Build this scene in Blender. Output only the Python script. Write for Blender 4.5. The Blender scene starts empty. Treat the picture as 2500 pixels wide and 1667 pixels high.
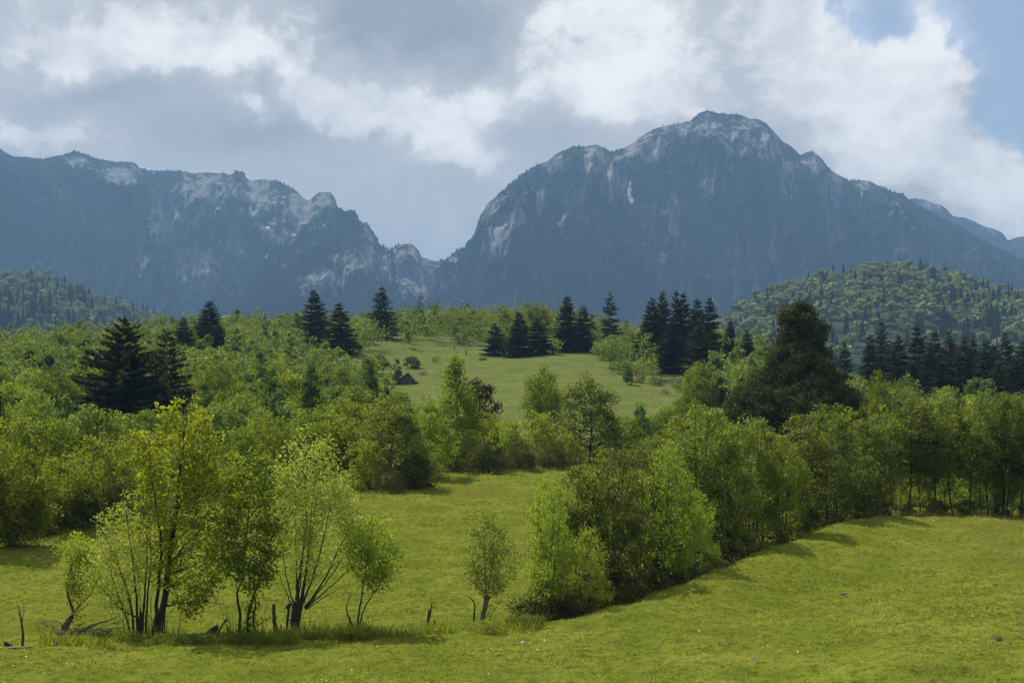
import bpy, math, random
import numpy as np
from mathutils import Vector, Matrix

# ------------------------------------------------------------------ camera, sky, sun, exposure
F = 3125.0      # focal length in photo pixels (2500 px wide photo)
HZ = 1140.0     # row of the eye-level horizon in the photo
U0 = 1250.0
ZC = 6.0        # eye height over the datum
scene = bpy.context.scene
R = math.radians

cam_d = bpy.data.cameras.new("camera")
cam = bpy.data.objects.new("camera", cam_d)
scene.collection.objects.link(cam)
cam.location = (0, 0, ZC)
cam.rotation_euler = (R(90), 0, 0)
cam_d.sensor_width = 36.0
cam_d.lens = 36.0 * F / 2500.0
cam_d.shift_y = (HZ - 833.5) / 2500.0
cam_d.clip_start = 0.5
cam_d.clip_end = 30000
scene.camera = cam

SUN_EL, SUN_AZ = 50.0, -38.0      # degrees; azimuth from +Y, negative = to the left
world = bpy.data.worlds.new("World")
scene.world = world
world.use_nodes = True
wt = world.node_tree
wn, wl = wt.nodes, wt.links
wn.clear()


def wnode(t, **k):
    n = wn.new(t)
    for a, b in k.items():
        setattr(n, a, b)
    return n


def wmath(op, a, b=None, c=None, clamp=False):
    n = wnode("ShaderNodeMath", operation=op, use_clamp=clamp)
    for i, x in enumerate((a, b, c)):
        if x is None:
            continue
        if isinstance(x, (int, float)):
            n.inputs[i].default_value = x
        else:
            wl.new(x, n.inputs[i])
    return n.outputs[0]


def wsmooth(x, lo, hi):
    n = wnode("ShaderNodeMapRange", interpolation_type='SMOOTHSTEP')
    wl.new(x, n.inputs[0])
    n.inputs[1].default_value, n.inputs[2].default_value = lo, hi
    n.inputs[3].default_value, n.inputs[4].default_value = 0, 1
    return n.outputs[0]


def wmix(f, a, b):
    n = wnode("ShaderNodeMix", data_type='RGBA')
    if isinstance(f, float):
        n.inputs[0].default_value = f
    else:
        wl.new(f, n.inputs[0])
    for s, x in ((6, a), (7, b)):
        if isinstance(x, tuple):
            n.inputs[s].default_value = (*x, 1)
        else:
            wl.new(x, n.inputs[s])
    return n.outputs[2]


tc = wnode("ShaderNodeTexCoord")
sep = wnode("ShaderNodeSeparateXYZ")
wl.new(tc.outputs["Generated"], sep.inputs[0])
dx, dy, dz = sep.outputs[0], sep.outputs[1], sep.outputs[2]


def wnoise(scale, detail, rough, off, stretch=1.6, dist=0.0):
    m = wnode("ShaderNodeMapping")
    m.inputs["Location"].default_value = off
    m.inputs["Scale"].default_value = (1, 1, stretch)
    wl.new(tc.outputs["Generated"], m.inputs[0])
    n = wnode("ShaderNodeTexNoise")
    n.inputs["Scale"].default_value = scale
    n.inputs["Detail"].default_value = detail
    n.inputs["Roughness"].default_value = rough
    n.inputs["Distortion"].default_value = dist
    wl.new(m.outputs[0], n.inputs["Vector"])
    return n


big = wnoise(7.0, 12, 0.58, (3.1, 1.7, 0.4), 1.5).outputs[0]
fine = wnoise(17.0, 12, 0.64, (8.3, 2.2, 5.0), 1.3, 0.25).outputs[0]
w1 = wnoise(9.0, 5, 0.55, (1.0, 4.0, 7.0), 1.0)
w2 = wnoise(30.0, 4, 0.6, (6.0, 2.0, 1.0), 1.0)
wsep1 = wnode("ShaderNodeSeparateColor"); wl.new(w1.outputs[1], wsep1.inputs[0])
wsep2 = wnode("ShaderNodeSeparateColor"); wl.new(w2.outputs[1], wsep2.inputs[0])
front = wsmooth(dy, 0.25, 0.6)
dyc = wmath('MAXIMUM', dy, 0.2)
gx = wmath('DIVIDE', dx, dyc)
gz = wmath('DIVIDE', dz, dyc)
gx = wmath('ADD', gx, wmath('ADD', wmath('MULTIPLY', wmath('SUBTRACT', wsep1.outputs[0], 0.5), 0.10),
                            wmath('MULTIPLY', wmath('SUBTRACT', wsep2.outputs[0], 0.5), 0.045)))
gz = wmath('ADD', gz, wmath('ADD', wmath('MULTIPLY', wmath('SUBTRACT', wsep1.outputs[1], 0.5), 0.07),
                            wmath('MULTIPLY', wmath('SUBTRACT', wsep2.outputs[1], 0.5), 0.04)))


def blob(u, v, a, b, w, rot=0.0):
    """a patch of cloud in the direction (u, v); a, b its half sizes"""
    cx, cz, a, b = (u - U0) / F, (HZ - v) / F, a / F, b / F
    p = wmath('SUBTRACT', gx, cx)
    q = wmath('SUBTRACT', gz, cz)
    if rot:
        c, s = math.cos(R(rot)), math.sin(R(rot))
        p, q = (wmath('ADD', wmath('MULTIPLY', p, c), wmath('MULTIPLY', q, s)),
                wmath('SUBTRACT', wmath('MULTIPLY', q, c), wmath('MULTIPLY', p, s)))
    p = wmath('DIVIDE', p, a)
    q = wmath('DIVIDE', q, b)
    d = wmath('ADD', wmath('MULTIPLY', p, p), wmath('MULTIPLY', q, q))
    e = wmath('POWER', 2.718, wmath('MULTIPLY', d, -1.0))
    return wmath('MULTIPLY', e, w)


def wsum(l):
    s = l[0]
    for x in l[1:]:
        s = wmath('ADD', s, x)
    return wmath('MULTIPLY', s, front)


white = wsum([blob(390, 120, 330, 95, .75), blob(120, 60, 200, 60, .35), blob(110, 335, 130, 55, .85),
              blob(590, 275, 60, 40, .55), blob(740, 215, 70, 50, .45, -40), blob(800, 320, 70, 60, .5, -40),
              blob(1130, 365, 150, 50, .8, -15), blob(980, 260, 330, 80, .6), blob(1560, 215, 230, 90, .75),
              blob(1450, 60, 200, 90, .45), blob(1930, 110, 170, 140, .6), blob(2120, 250, 230, 120, .7, -30),
              blob(2290, 140, 95, 120, .95), blob(2330, 400, 200, 110, .7, -30), blob(2130, 400, 150, 60, .4),
              blob(1500, -200, 700, 200, .4), blob(200, -200, 600, 200, .4), blob(2560, 520, 160, 80, .5)])
dark = wsum([blob(980, 40, 330, 110, .85), blob(600, 330, 330, 70, .6), blob(250, 230, 200, 50, .5),
             blob(1040, 520, 330, 130, .12), blob(620, 200, 60, 60, .4), blob(1330, 330, 110, 50, .35),
             blob(1850, 180, 120, 60, .25)])
gap = wsum([blob(2460, 60, 170, 130, 1.2), blob(2130, 35, 140, 85, 1.25), blob(2500, 250, 80, 110, 1.1),
            blob(2300, 300, 60, 40, .5), blob(0, 350, 40, 50, .9), blob(2900, 0, 400, 400, 1.0)])
back = wmath('SUBTRACT', 1.0, front)
puff = wnoise(24.0, 9, 0.6, (2.3, 9.2, 3.0), 1.25).outputs[0]
puff = wmath('ABSOLUTE', wmath('MULTIPLY', wmath('SUBTRACT', puff, 0.5), 2.0))
wfield = wmath('ADD', white, wmath('MULTIPLY', wmath('SUBTRACT', big, 0.5), 1.1))
wfield = wmath('ADD', wfield, wmath('MULTIPLY', wmath('SUBTRACT', fine, 0.5), 0.95))
wfield = wmath('ADD', wfield, wmath('MULTIPLY', wmath('SUBTRACT', 0.22, puff), 0.55))
wfield = wmath('ADD', wfield, wmath('MULTIPLY', back, 0.3))
wfield = wmath('SUBTRACT', wfield, wmath('MULTIPLY', dark, 0.5))
soft = wsmooth(wfield, -0.15, 0.95)
edge = wsmooth(wfield, 0.28, 0.60)
lum = wmath('ADD', wmath('MULTIPLY', soft, 0.52), wmath('MULTIPLY', edge, 0.44))
veil = wmix(wsmooth(wmath('ADD', dark, wmath('MULTIPLY', wmath('SUBTRACT', big, .5), .8)), 0.0, 0.9),
            (0.40, 0.405, 0.415), (0.235, 0.258, 0.282))
shade = wmix(wsmooth(wmath('ADD', wmath('MULTIPLY', fine, .6), wmath('MULTIPLY', big, .4)), 0.36, 0.62), (0.58, 0.575, 0.58), (0.86, 0.835, 0.80))
cloud = wmix(lum, veil, shade)
gapf = wmath('SUBTRACT', gap, wmath('MULTIPLY', white, 0.75))
gapf = wmath('ADD', gapf, wmath('MULTIPLY', wmath('SUBTRACT', 0.5, fine), 0.8))
gapf = wmath('ADD', gapf, wmath('MULTIPLY', wmath('SUBTRACT', 0.5, big), 0.5))
gapf = wsmooth(gapf, 0.02, 0.6)
gapf = wmath('MULTIPLY', gapf, 0.66)
sky = wnode("ShaderNodeTexSky", sky_type='NISHITA', sun_disc=False)
sky.sun_elevation = R(SUN_EL)
sky.sun_rotation = R(SUN_AZ)
sky.altitude = 800
sky.air_density = 1.0
sky.dust_density = 1.0
bg_sky = wnode("ShaderNodeBackground"); wl.new(sky.outputs[0], bg_sky.inputs[0])
bg_sky.inputs[1].default_value = 0.092
bg_cl = wnode("ShaderNodeBackground"); wl.new(cloud, bg_cl.inputs[0])
bg_cl.inputs[1].default_value = 1.0
mixs = wnode("ShaderNodeMixShader")
wl.new(gapf, mixs.inputs[0]); wl.new(bg_cl.outputs[0], mixs.inputs[1]); wl.new(bg_sky.outputs[0], mixs.inputs[2])
wout = wnode("ShaderNodeOutputWorld")
wl.new(mixs.outputs[0], wout.inputs[0])
world.cycles.sampling_method = 'MANUAL'
world.cycles.sample_map_resolution = 512

sun_d = bpy.data.lights.new("sun", 'SUN')
sun_d.energy = 5.0
sun_d.angle = R(0.6)
sun_d.color = (1.0, 0.94, 0.82)
sun = bpy.data.objects.new("sun", sun_d)
scene.collection.objects.link(sun)
sv = Vector((math.sin(R(SUN_AZ)) * math.cos(R(SUN_EL)), math.cos(R(SUN_AZ)) * math.cos(R(SUN_EL)), math.sin(R(SUN_EL))))
sun.rotation_euler = sv.to_track_quat('Z', 'Y').to_euler()
sun.location = (-60, 60, 120)

scene.view_settings.view_transform = 'Standard'
scene.view_settings.look = 'None'
scene.view_settings.exposure = 0.62
scene.view_settings.gamma = 1.0
scene.view_settings.use_curve_mapping = False
scene.render.engine = 'CYCLES'
scene.cycles.max_bounces = 10
scene.cycles.diffuse_bounces = 7
scene.cycles.transmission_bounces = 6
scene.cycles.volume_bounces = 0
scene.cycles.use_denoising = True

COL = scene.collection
rng0 = np.random.default_rng(7)
random.seed(7)

# ------------------------------------------------------------------ noise
def _h(i, j, s):
    with np.errstate(over='ignore'):
        n = (i.astype(np.int64) * 374761393 + j.astype(np.int64) * 668265263 + s * 974634777) & 0x7fffffff
        n = ((n ^ (n >> 13)) * 1274126177) & 0x7fffffff
        n = n ^ (n >> 16)
    return (n & 0xffff) / 65535.0


def vnoise(x, y, s=0):
    x, y = np.asarray(x, float), np.asarray(y, float)
    i, j = np.floor(x), np.floor(y)
    fx, fy = x - i, y - j
    fx = fx * fx * fx * (fx * (fx * 6 - 15) + 10)
    fy = fy * fy * fy * (fy * (fy * 6 - 15) + 10)
    a, b = _h(i, j, s), _h(i + 1, j, s)
    c, d = _h(i, j + 1, s), _h(i + 1, j + 1, s)
    return (a * (1 - fx) + b * fx) * (1 - fy) + (c * (1 - fx) + d * fx) * fy


def fbm(x, y, o=4, s=0, g=0.5):
    t, a, n = 0, 1.0, 0
    for k in range(o):
        t = t + a * (vnoise(x * 2 ** k + 17.3 * k, y * 2 ** k - 9.1 * k, s + k) - 0.5)
        n += a
        a *= g
    return t / n * 2


def ridged(x, y, o=4, s=0, g=0.5):
    t, a, n = 0, 1.0, 0
    for k in range(o):
        t = t + a * (1 - np.abs(vnoise(x * 2 ** k + 5.3 * k, y * 2 ** k - 3.1 * k, s + k) * 2 - 1))
        n += a
        a *= g
    return t / n


# ------------------------------------------------------------------ object helpers
def mk_mesh(name, V, Fc, mat, smooth=False, attrs=None):
    V = np.ascontiguousarray(V, dtype=np.float32)
    Fl = Fc if isinstance(Fc, list) else [Fc]
    Fl = [np.asarray(f, dtype=np.int32) for f in Fl if len(f)]
    me = bpy.data.meshes.new(name)
    me.vertices.add(len(V))
    me.vertices.foreach_set("co", V.ravel())
    loops = np.concatenate([f.ravel() for f in Fl])
    tot = np.concatenate([np.full(len(f), f.shape[1], np.int32) for f in Fl])
    start = np.concatenate([[0], np.cumsum(tot)[:-1]]).astype(np.int32)
    me.loops.add(len(loops))
    me.loops.foreach_set("vertex_index", loops)
    me.polygons.add(len(tot))
    me.polygons.foreach_set("loop_start", start)
    me.polygons.foreach_set("loop_total", tot)
    me.update(calc_edges=True)
    me.polygons.foreach_set("use_smooth", np.full(len(tot), bool(smooth)))
    for k, a in (attrs or {}).items():
        at = me.attributes.new(k, 'FLOAT', 'POINT')
        at.data.foreach_set("value", np.asarray(a, np.float32))
    if mat:
        me.materials.append(mat)
    return me


def obj(name, data, parent=None, loc=None):
    o = bpy.data.objects.new(name, data)
    COL.objects.link(o)
    if parent is not None:
        o.parent = parent
    if loc is not None:
        o.location = loc
    return o


def tag(o, label=None, cat=None, group=None, kind=None):
    if label: o["label"] = label
    if cat: o["category"] = cat
    if group: o["group"] = group
    if kind: o["kind"] = kind
    return o


# ------------------------------------------------------------------ materials
def mat_new(name):
    m = bpy.data.materials.new(name)
    m.use_nodes = True
    m.node_tree.nodes.clear()
    return m, m.node_tree.nodes, m.node_tree.links


def mixc(n, l, f, a, b, blend='MIX'):
    x = n.new("ShaderNodeMix"); x.data_type = 'RGBA'; x.blend_type = blend
    if isinstance(f, (int, float)): x.inputs[0].default_value = f
    else: l.new(f, x.inputs[0])
    for s, c in ((6, a), (7, b)):
        if isinstance(c, tuple): x.inputs[s].default_value = (*c, 1)
        else: l.new(c, x.inputs[s])
    return x.outputs[2]


def rampf(n, l, x, lo, hi, a=0.0, b=1.0):
    m = n.new("ShaderNodeMapRange"); m.interpolation_type = 'SMOOTHSTEP'
    l.new(x, m.inputs[0])
    m.inputs[1].default_value, m.inputs[2].default_value = lo, hi
    m.inputs[3].default_value, m.inputs[4].default_value = a, b
    return m.outputs[0]


def noise(n, l, vec, scale, detail=4, rough=0.55, out=0):
    x = n.new("ShaderNodeTexNoise")
    x.inputs["Scale"].default_value = scale
    x.inputs["Detail"].default_value = detail
    x.inputs["Roughness"].default_value = rough
    if vec is not None: l.new(vec, x.inputs["Vector"])
    return x.outputs[out]


def leaf_mat(name, c1, c2, trans=0.5, tcol=None, gloss=0.012, vary=0.3):
    """foliage: every leaf has its own tint (attribute rnd), every plant its own (object random)"""
    m, n, l = mat_new(name)
    at = n.new("ShaderNodeAttribute"); at.attribute_name = "rnd"
    oi = n.new("ShaderNodeObjectInfo")
    c = mixc(n, l, at.outputs["Fac"], c1, c2)
    hsv = n.new("ShaderNodeHueSaturation")
    l.new(c, hsv.inputs["Color"])
    h = n.new("ShaderNodeMapRange"); l.new(oi.outputs["Random"], h.inputs[0])
    h.inputs[3].default_value, h.inputs[4].default_value = 0.485, 0.512
    l.new(h.outputs[0], hsv.inputs["Hue"])
    w = n.new("ShaderNodeTexWhiteNoise"); w.noise_dimensions = '1D'; l.new(oi.outputs["Random"], w.inputs["W"])
    v = n.new("ShaderNodeMapRange"); l.new(w.outputs["Value"], v.inputs[0])
    v.inputs[3].default_value, v.inputs[4].default_value = 1 - vary, 1 + vary * 0.7
    l.new(v.outputs[0], hsv.inputs["Value"])
    d = n.new("ShaderNodeBsdfDiffuse"); l.new(hsv.outputs[0], d.inputs[0])
    t = n.new("ShaderNodeBsdfTranslucent")
    tc_ = mixc(n, l, 1.0, hsv.outputs[0], tcol or (1.2, 1.25, 0.5), 'MULTIPLY')
    l.new(tc_, t.inputs[0])
    mx = n.new("ShaderNodeMixShader"); mx.inputs[0].default_value = trans
    l.new(d.outputs[0], mx.inputs[1]); l.new(t.outputs[0], mx.inputs[2])
    g = n.new("ShaderNodeBsdfGlossy"); g.inputs["Roughness"].default_value = 0.5
    g.inputs["Color"].default_value = (0.9, 0.95, 1, 1)
    m2 = n.new("ShaderNodeMixShader"); m2.inputs[0].default_value = gloss
    l.new(mx.outputs[0], m2.inputs[1]); l.new(g.outputs[0], m2.inputs[2])
    o = n.new("ShaderNodeOutputMaterial"); l.new(m2.outputs[0], o.inputs[0])
    return m


def bark_mat(name, a, b, scale=18):
    m, n, l = mat_new(name)
    tcn = n.new("ShaderNodeTexCoord")
    mp = n.new("ShaderNodeMapping"); mp.inputs["Scale"].default_value = (1, 1, 0.25)
    l.new(tcn.outputs["Object"], mp.inputs[0])
    f = noise(n, l, mp.outputs[0], scale, 5, 0.65)
    c = mixc(n, l, rampf(n, l, f, .35, .65), a, b)
    p = n.new("ShaderNodeBsdfPrincipled"); l.new(c, p.inputs["Base Color"]); p.inputs["Roughness"].default_value = 0.9
    bu = n.new("ShaderNodeBump"); bu.inputs["Strength"].default_value = 0.6; bu.inputs["Distance"].default_value = 0.03
    l.new(f, bu.inputs["Height"]); l.new(bu.outputs[0], p.inputs["Normal"])
    o = n.new("ShaderNodeOutputMaterial"); l.new(p.outputs[0], o.inputs[0])
    return m


M = {}
M['yellow'] = leaf_mat("leaf_yellow_green", (.118, .160, .014), (.245, .285, .030), .6, vary=.1)
M['willow'] = leaf_mat("leaf_willow", (.190, .235, .055), (.350, .390, .115), .6)
M['green'] = leaf_mat("leaf_green", (.094, .134, .016), (.228, .270, .034), .62)
M['alder'] = leaf_mat("leaf_alder", (.080, .114, .020), (.205, .238, .046), .56, gloss=.02)
M['bright'] = leaf_mat("leaf_bright", (.148, .198, .026), (.280, .325, .050), .6)
M['hill'] = leaf_mat("leaf_hill", (.080, .130, .028), (.265, .315, .060), .45, vary=.45)
M['hill_dark'] = leaf_mat("leaf_hill_dark", (.055, .105, .034), (.135, .195, .060), .45)
M['birch'] = leaf_mat("leaf_birch", (.105, .155, .022), (.225, .275, .044), .6)
M['purple'] = leaf_mat("leaf_purple", (.048, .038, .024), (.095, .075, .042), .4, (1.2, 1.0, .6))
M['needle'] = leaf_mat("needle_dark", (.034, .044, .024), (.086, .096, .050), .3, (1, 1, .6), .0, .35)
M['needle_brown'] = leaf_mat("needle_brown", (.025, .032, .014), (.070, .080, .034), .3, (1, .95, .6), .0, .2)
M['conifer'] = leaf_mat("needle_olive", (.028, .040, .018), (.086, .106, .044), .35, (1, .98, .6), .0, .1)
M['far'] = leaf_mat("far_broadleaf", (.095, .140, .055), (.34, .40, .16), .25, gloss=0)
M['far_needle'] = leaf_mat("far_needle", (.016, .026, .018), (.036, .050, .030), .2, gloss=0)
M['under'] = leaf_mat("leaf_undergrowth", (.042, .052, .018), (.105, .115, .036), .45)
M['bark'] = bark_mat("bark_dark", (.012, .010, .008), (.040, .034, .028))
M['bark_grey'] = bark_mat("bark_grey", (.05, .045, .038), (.13, .12, .10))
M['bark_birch'] = bark_mat("bark_birch", (.10, .09, .08), (.42, .40, .36))
M['dead'] = bark_mat("dead_wood", (.10, .085, .065), (.30, .27, .22))
M['dead_dark'] = bark_mat("dead_wood_dark", (.022, .017, .013), (.075, .058, .042))


def ground_mat():
    m, n, l = mat_new("meadow_grass")
    g = n.new("ShaderNodeNewGeometry")
    P_ = g.outputs["Position"]
    n1 = noise(n, l, P_, 0.055, 4, .6)
    n2 = noise(n, l, P_, 0.42, 5, .6)
    n3 = noise(n, l, P_, 3.2, 5, .65)
    n4 = noise(n, l, P_, 0.16, 4, .6)
    c = mixc(n, l, rampf(n, l, n2, .3, .7), (.094, .119, .014), (.153, .168, .026))
    c = mixc(n, l, rampf(n, l, n3, .42, .68), c, (.066, .088, .012))
    c = mixc(n, l, rampf(n, l, n1, .5, .75), c, (.110, .112, .022))
    dry = n.new("ShaderNodeMath"); dry.operation = 'MULTIPLY'
    l.new(rampf(n, l, n4, .60, .72), dry.inputs[0]); l.new(rampf(n, l, n3, .45, .7), dry.inputs[1])
    c = mixc(n, l, dry.outputs[0], c, (.125, .098, .050))
    sp = n.new("ShaderNodeSeparateXYZ"); l.new(P_, sp.inputs[0])
    # the rough pasture up the hill is a duller olive green
    far = rampf(n, l, sp.outputs[1], 125, 175)
    o1 = mixc(n, l, rampf(n, l, n4, .35, .65), (.086, .118, .030), (.126, .142, .043))
    o1 = mixc(n, l, rampf(n, l, n2, .55, .8), o1, (.125, .105, .052))
    n5 = noise(n, l, P_, 1.1, 6, .7)
    o1 = mixc(n, l, rampf(n, l, n5, .48, .66), o1, (.070, .088, .028))
    c = mixc(n, l, far, c, o1)
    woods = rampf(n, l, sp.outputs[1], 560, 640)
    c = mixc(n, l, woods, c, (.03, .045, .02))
    d = n.new("ShaderNodeBsdfDiffuse"); l.new(c, d.inputs[0])
    bu = n.new("ShaderNodeBump"); bu.inputs["Strength"].default_value = 0.7; bu.inputs["Distance"].default_value = 0.15
    hs = n.new("ShaderNodeMath"); hs.operation = 'ADD'
    l.new(n3, hs.inputs[0]); l.new(n2, hs.inputs[1])
    l.new(hs.outputs[0], bu.inputs["Height"]); l.new(bu.outputs[0], d.inputs["Normal"])
    o = n.new("ShaderNodeOutputMaterial"); l.new(d.outputs[0], o.inputs[0])
    return m


def rock_mat():
    m, n, l = mat_new("mountain_forest_rock")
    g = n.new("ShaderNodeNewGeometry")
    at = n.new("ShaderNodeAttribute"); at.attribute_name = "rock"
    sn = n.new("ShaderNodeAttribute"); sn.attribute_name = "snow"
    mp = n.new("ShaderNodeMapping"); mp.inputs["Scale"].default_value = (1, .6, .38)
    l.new(g.outputs["Position"], mp.inputs[0])
    n1 = noise(n, l, mp.outputs[0], 0.030, 8, .68)
    n2 = noise(n, l, mp.outputs[0], 0.075, 6, .65)
    n3 = noise(n, l, g.outputs["Position"], 0.004, 5, .6)
    nf = noise(n, l, g.outputs["Position"], 0.05, 5, .6)
    forest = mixc(n, l, rampf(n, l, nf, .35, .65), (.014, .022, .017), (.034, .044, .028))
    forest = mixc(n, l, rampf(n, l, n3, .55, .72), forest, (.046, .054, .033))
    rock = mixc(n, l, rampf(n, l, n1, .35, .65), (.055, .057, .060), (.200, .203, .210))
    a = n.new("ShaderNodeMath"); a.operation = 'ADD'; l.new(at.outputs["Fac"], a.inputs[0])
    s = n.new("ShaderNodeMath"); s.operation = 'MULTIPLY_ADD'; l.new(n1, s.inputs[0])
    s.inputs[1].default_value = 2.2; s.inputs[2].default_value = -1.1
    l.new(s.outputs[0], a.inputs[1])
    s2 = n.new("ShaderNodeMath"); s2.operation = 'MULTIPLY_ADD'; l.new(n2, s2.inputs[0])
    s2.inputs[1].default_value = 1.6; s2.inputs[2].default_value = -0.8
    b = n.new("ShaderNodeMath"); b.operation = 'ADD'; l.new(a.outputs[0], b.inputs[0]); l.new(s2.outputs[0], b.inputs[1])
    c = mixc(n, l, rampf(n, l, b.outputs[0], .40, .62), forest, rock)
    c = mixc(n, l, rampf(n, l, sn.outputs["Fac"], .35, .6), c, (.85, .86, .88))
    d = n.new("ShaderNodeBsdfDiffuse"); l.new(c, d.inputs[0])
    bu = n.new("ShaderNodeBump"); bu.inputs["Strength"].default_value = 0.35; bu.inputs["Distance"].default_value = 10
    l.new(n1, bu.inputs["Height"]); l.new(bu.outputs[0], d.inputs["Normal"])
    o = n.new("ShaderNodeOutputMaterial"); l.new(d.outputs[0], o.inputs[0])
    return m


def soil_mat(name, a, b):
    m, n, l = mat_new(name)
    g = n.new("ShaderNodeNewGeometry")
    f = noise(n, l, g.outputs["Position"], 9, 6, .7)
    c = mixc(n, l, rampf(n, l, f, .3, .7), a, b)
    d = n.new("ShaderNodeBsdfDiffuse"); l.new(c, d.inputs[0])
    bu = n.new("ShaderNodeBump"); bu.inputs["Strength"].default_value = 1; bu.inputs["Distance"].default_value = 0.08
    l.new(f, bu.inputs["Height"]); l.new(bu.outputs[0], d.inputs["Normal"])
    o = n.new("ShaderNodeOutputMaterial"); l.new(d.outputs[0], o.inputs[0])
    return m


M['ground'] = ground_mat()
M['rock'] = rock_mat()
M['soil'] = soil_mat("molehill_soil", (.060, .040, .024), (.150, .105, .066))
M['soil_pale'] = soil_mat("pale_soil", (.14, .10, .065), (.30, .23, .16))
M['stone'] = soil_mat("white_stone", (.55, .55, .53), (.85, .85, .83))

# ------------------------------------------------------------------ terrain
# for each bearing u: 17 knots (distance, height against eye level) with the same meaning in every column:
# start, foreground end, near edge, hollow, hollow far side, top of the meadow, then the hill
KN = {
    -1500: [(0, -5.6), (36, -5.6), (44, -5.6), (48, -5.6), (51, -5.2), (60, -4.0), (110, 1), (150, 4), (200, 9), (285, 17), (350, 22), (430, 23), (500, 22), (580, 20), (700, 15), (1000, 20)],
    0:     [(0, -5.5), (36, -5.45), (43, -5.6), (47, -5.65), (50, -5.2), (62, -3.8), (110, -.2), (150, 4), (200, 10), (285, 22), (345, 28), (430, 30), (500, 27), (580, 22), (700, 17), (1000, 20)],
    300:   [(0, -5.5), (38, -5.45), (44, -5.65), (48, -5.6), (52, -5.1), (66, -3.1), (110, .3), (150, 4), (200, 10.5), (285, 24), (350, 33), (430, 38), (500, 37), (580, 29), (700, 20), (1000, 22)],
    600:   [(0, -5.5), (39, -5.4), (44, -5.65), (48, -5.6), (53, -5.1), (75, -2.3), (115, .8), (155, 5), (205, 11), (285, 22), (350, 34), (430, 46.8), (500, 50), (580, 45), (700, 28), (1000, 24)],
    900:   [(0, -5.4), (40, -5.4), (45, -5.65), (49, -5.6), (56, -5.0), (85, -2.0), (125, .6), (160, 3), (200, 8), (285, 18.7), (350, 32), (440, 47), (500, 51), (580, 47), (700, 30), (1000, 24)],
    1200:  [(0, -5.4), (41, -5.4), (45, -5.65), (49, -5.7), (58, -4.9), (105, -.3), (130, .4), (165, 4), (220, 10.5), (285, 19), (360, 33), (450, 50.4), (510, 54), (590, 49), (700, 32), (1000, 24)],
    1330:  [(0, -5.4), (38, -5.4), (43, -5.35), (47, -5.95), (53, -5.5), (112, 0), (132, .7), (165, 4), (220, 11), (285, 20), (360, 34), (450, 50), (510, 53), (590, 48), (700, 32), (1000, 24)],
    1500:  [(0, -5.4), (34, -5.4), (46, -4.97), (50.5, -6.0), (57, -5.6), (112, -.3), (132, .7), (165, 4), (220, 11), (285, 20), (350, 31), (410, 40), (490, 46), (580, 42), (700, 30), (1000, 24)],
    1700:  [(0, -5.3), (38, -5.3), (52, -4.29), (57.5, -5.8), (65, -5.4), (115, -.5), (137, .9), (170, 4.4), (220, 10.5), (285, 20), (350, 31), (405, 38), (480, 42), (580, 38), (700, 28), (1000, 24)],
    1900:  [(0, -5.2), (47, -5.05), (62, -3.11), (68, -5.2), (76, -4.9), (120, -.5), (142, 1.1), (170, 4), (220, 10.5), (285, 20), (330, 26.5), (400, 33), (490, 33), (590, 28), (700, 22), (1000, 24)],
    2000:  [(0, -5.15), (51, -4.95), (68, -2.80), (74.5, -4.7), (83, -4.4), (122, -.6), (145, 1.3), (175, 4), (220, 9.5), (285, 17), (330, 22), (400, 27), (490, 28), (590, 25), (700, 21), (1000, 24)],
    2100:  [(0, -5.1), (54, -4.8), (74, -2.63), (81, -4.0), (89, -3.8), (124, -.9), (147, 1.3), (180, 4.6), (220, 8.5), (285, 15), (330, 18.5), (400, 22), (490, 23), (590, 22), (700, 19), (1000, 24)],
    2200:  [(0, -5.0), (56, -4.6), (76, -2.94), (83, -3.5), (92, -3.4), (125, -1), (150, 1.5), (180, 4.4), (220, 8), (285, 14), (330, 17), (400, 20), (490, 20), (590, 20), (700, 18), (1000, 24)],
    2350:  [(0, -5.0), (56, -4.5), (76, -2.90), (83, -3.5), (92, -3.4), (125, -1), (150, 1.5), (180, 4.4), (220, 8), (285, 14), (330, 17), (400, 20), (490, 20), (590, 20), (700, 18), (1000, 24)],
    2500:  [(0, -5.0), (56, -4.45), (77, -3.19), (84, -3.7), (93, -3.5), (125, -1), (150, 1.5), (180, 4.4), (220, 8), (285, 14), (330, 17), (400, 20), (490, 20), (590, 20), (700, 18), (1000, 24)],
    4000:  [(0, -5.0), (50, -4.6), (77, -3.6), (84, -4.0), (93, -3.8), (125, -1), (150, 1.5), (180, 4.4), (220, 8), (285, 14), (330, 17), (400, 20), (490, 20), (590, 20), (700, 18), (1000, 24)],
}
_ku = np.array(sorted(KN), float)
_ka = np.array([KN[int(k)] + [(3000, 120), (9000, 150)] for k in _ku])      # (cols, knots, 2)
_us = np.arange(-1500, 4001, 25.0)
_ls = np.linspace(math.log(5), math.log(9000), 900)
_T = np.zeros((len(_us), len(_ls)))
for _i, _u in enumerate(_us):
    yk = np.array([np.interp(_u, _ku, _ka[:, k, 0]) for k in range(_ka.shape[1])])
    zk = np.array([np.interp(_u, _ku, _ka[:, k, 1]) for k in range(_ka.shape[1])])
    _T[_i] = np.interp(np.exp(_ls), yk, zk)


def _blur(A, r, ax):
    k = np.exp(-0.5 * (np.arange(-3 * r, 3 * r + 1) / r) ** 2); k /= k.sum()
    pad = [(0, 0), (0, 0)]; pad[ax] = (3 * r, 3 * r)
    B = np.pad(A, pad, mode='edge')
    out = np.zeros_like(A)
    for q, w in enumerate(k):
        out += w * (B[q:q + A.shape[0], :] if ax == 0 else B[:, q:q + A.shape[1]])
    return out


_T = _blur(_blur(_T, 3, 1), 2, 0)
_TH = math.atan((4000 - U0) / F)


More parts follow.
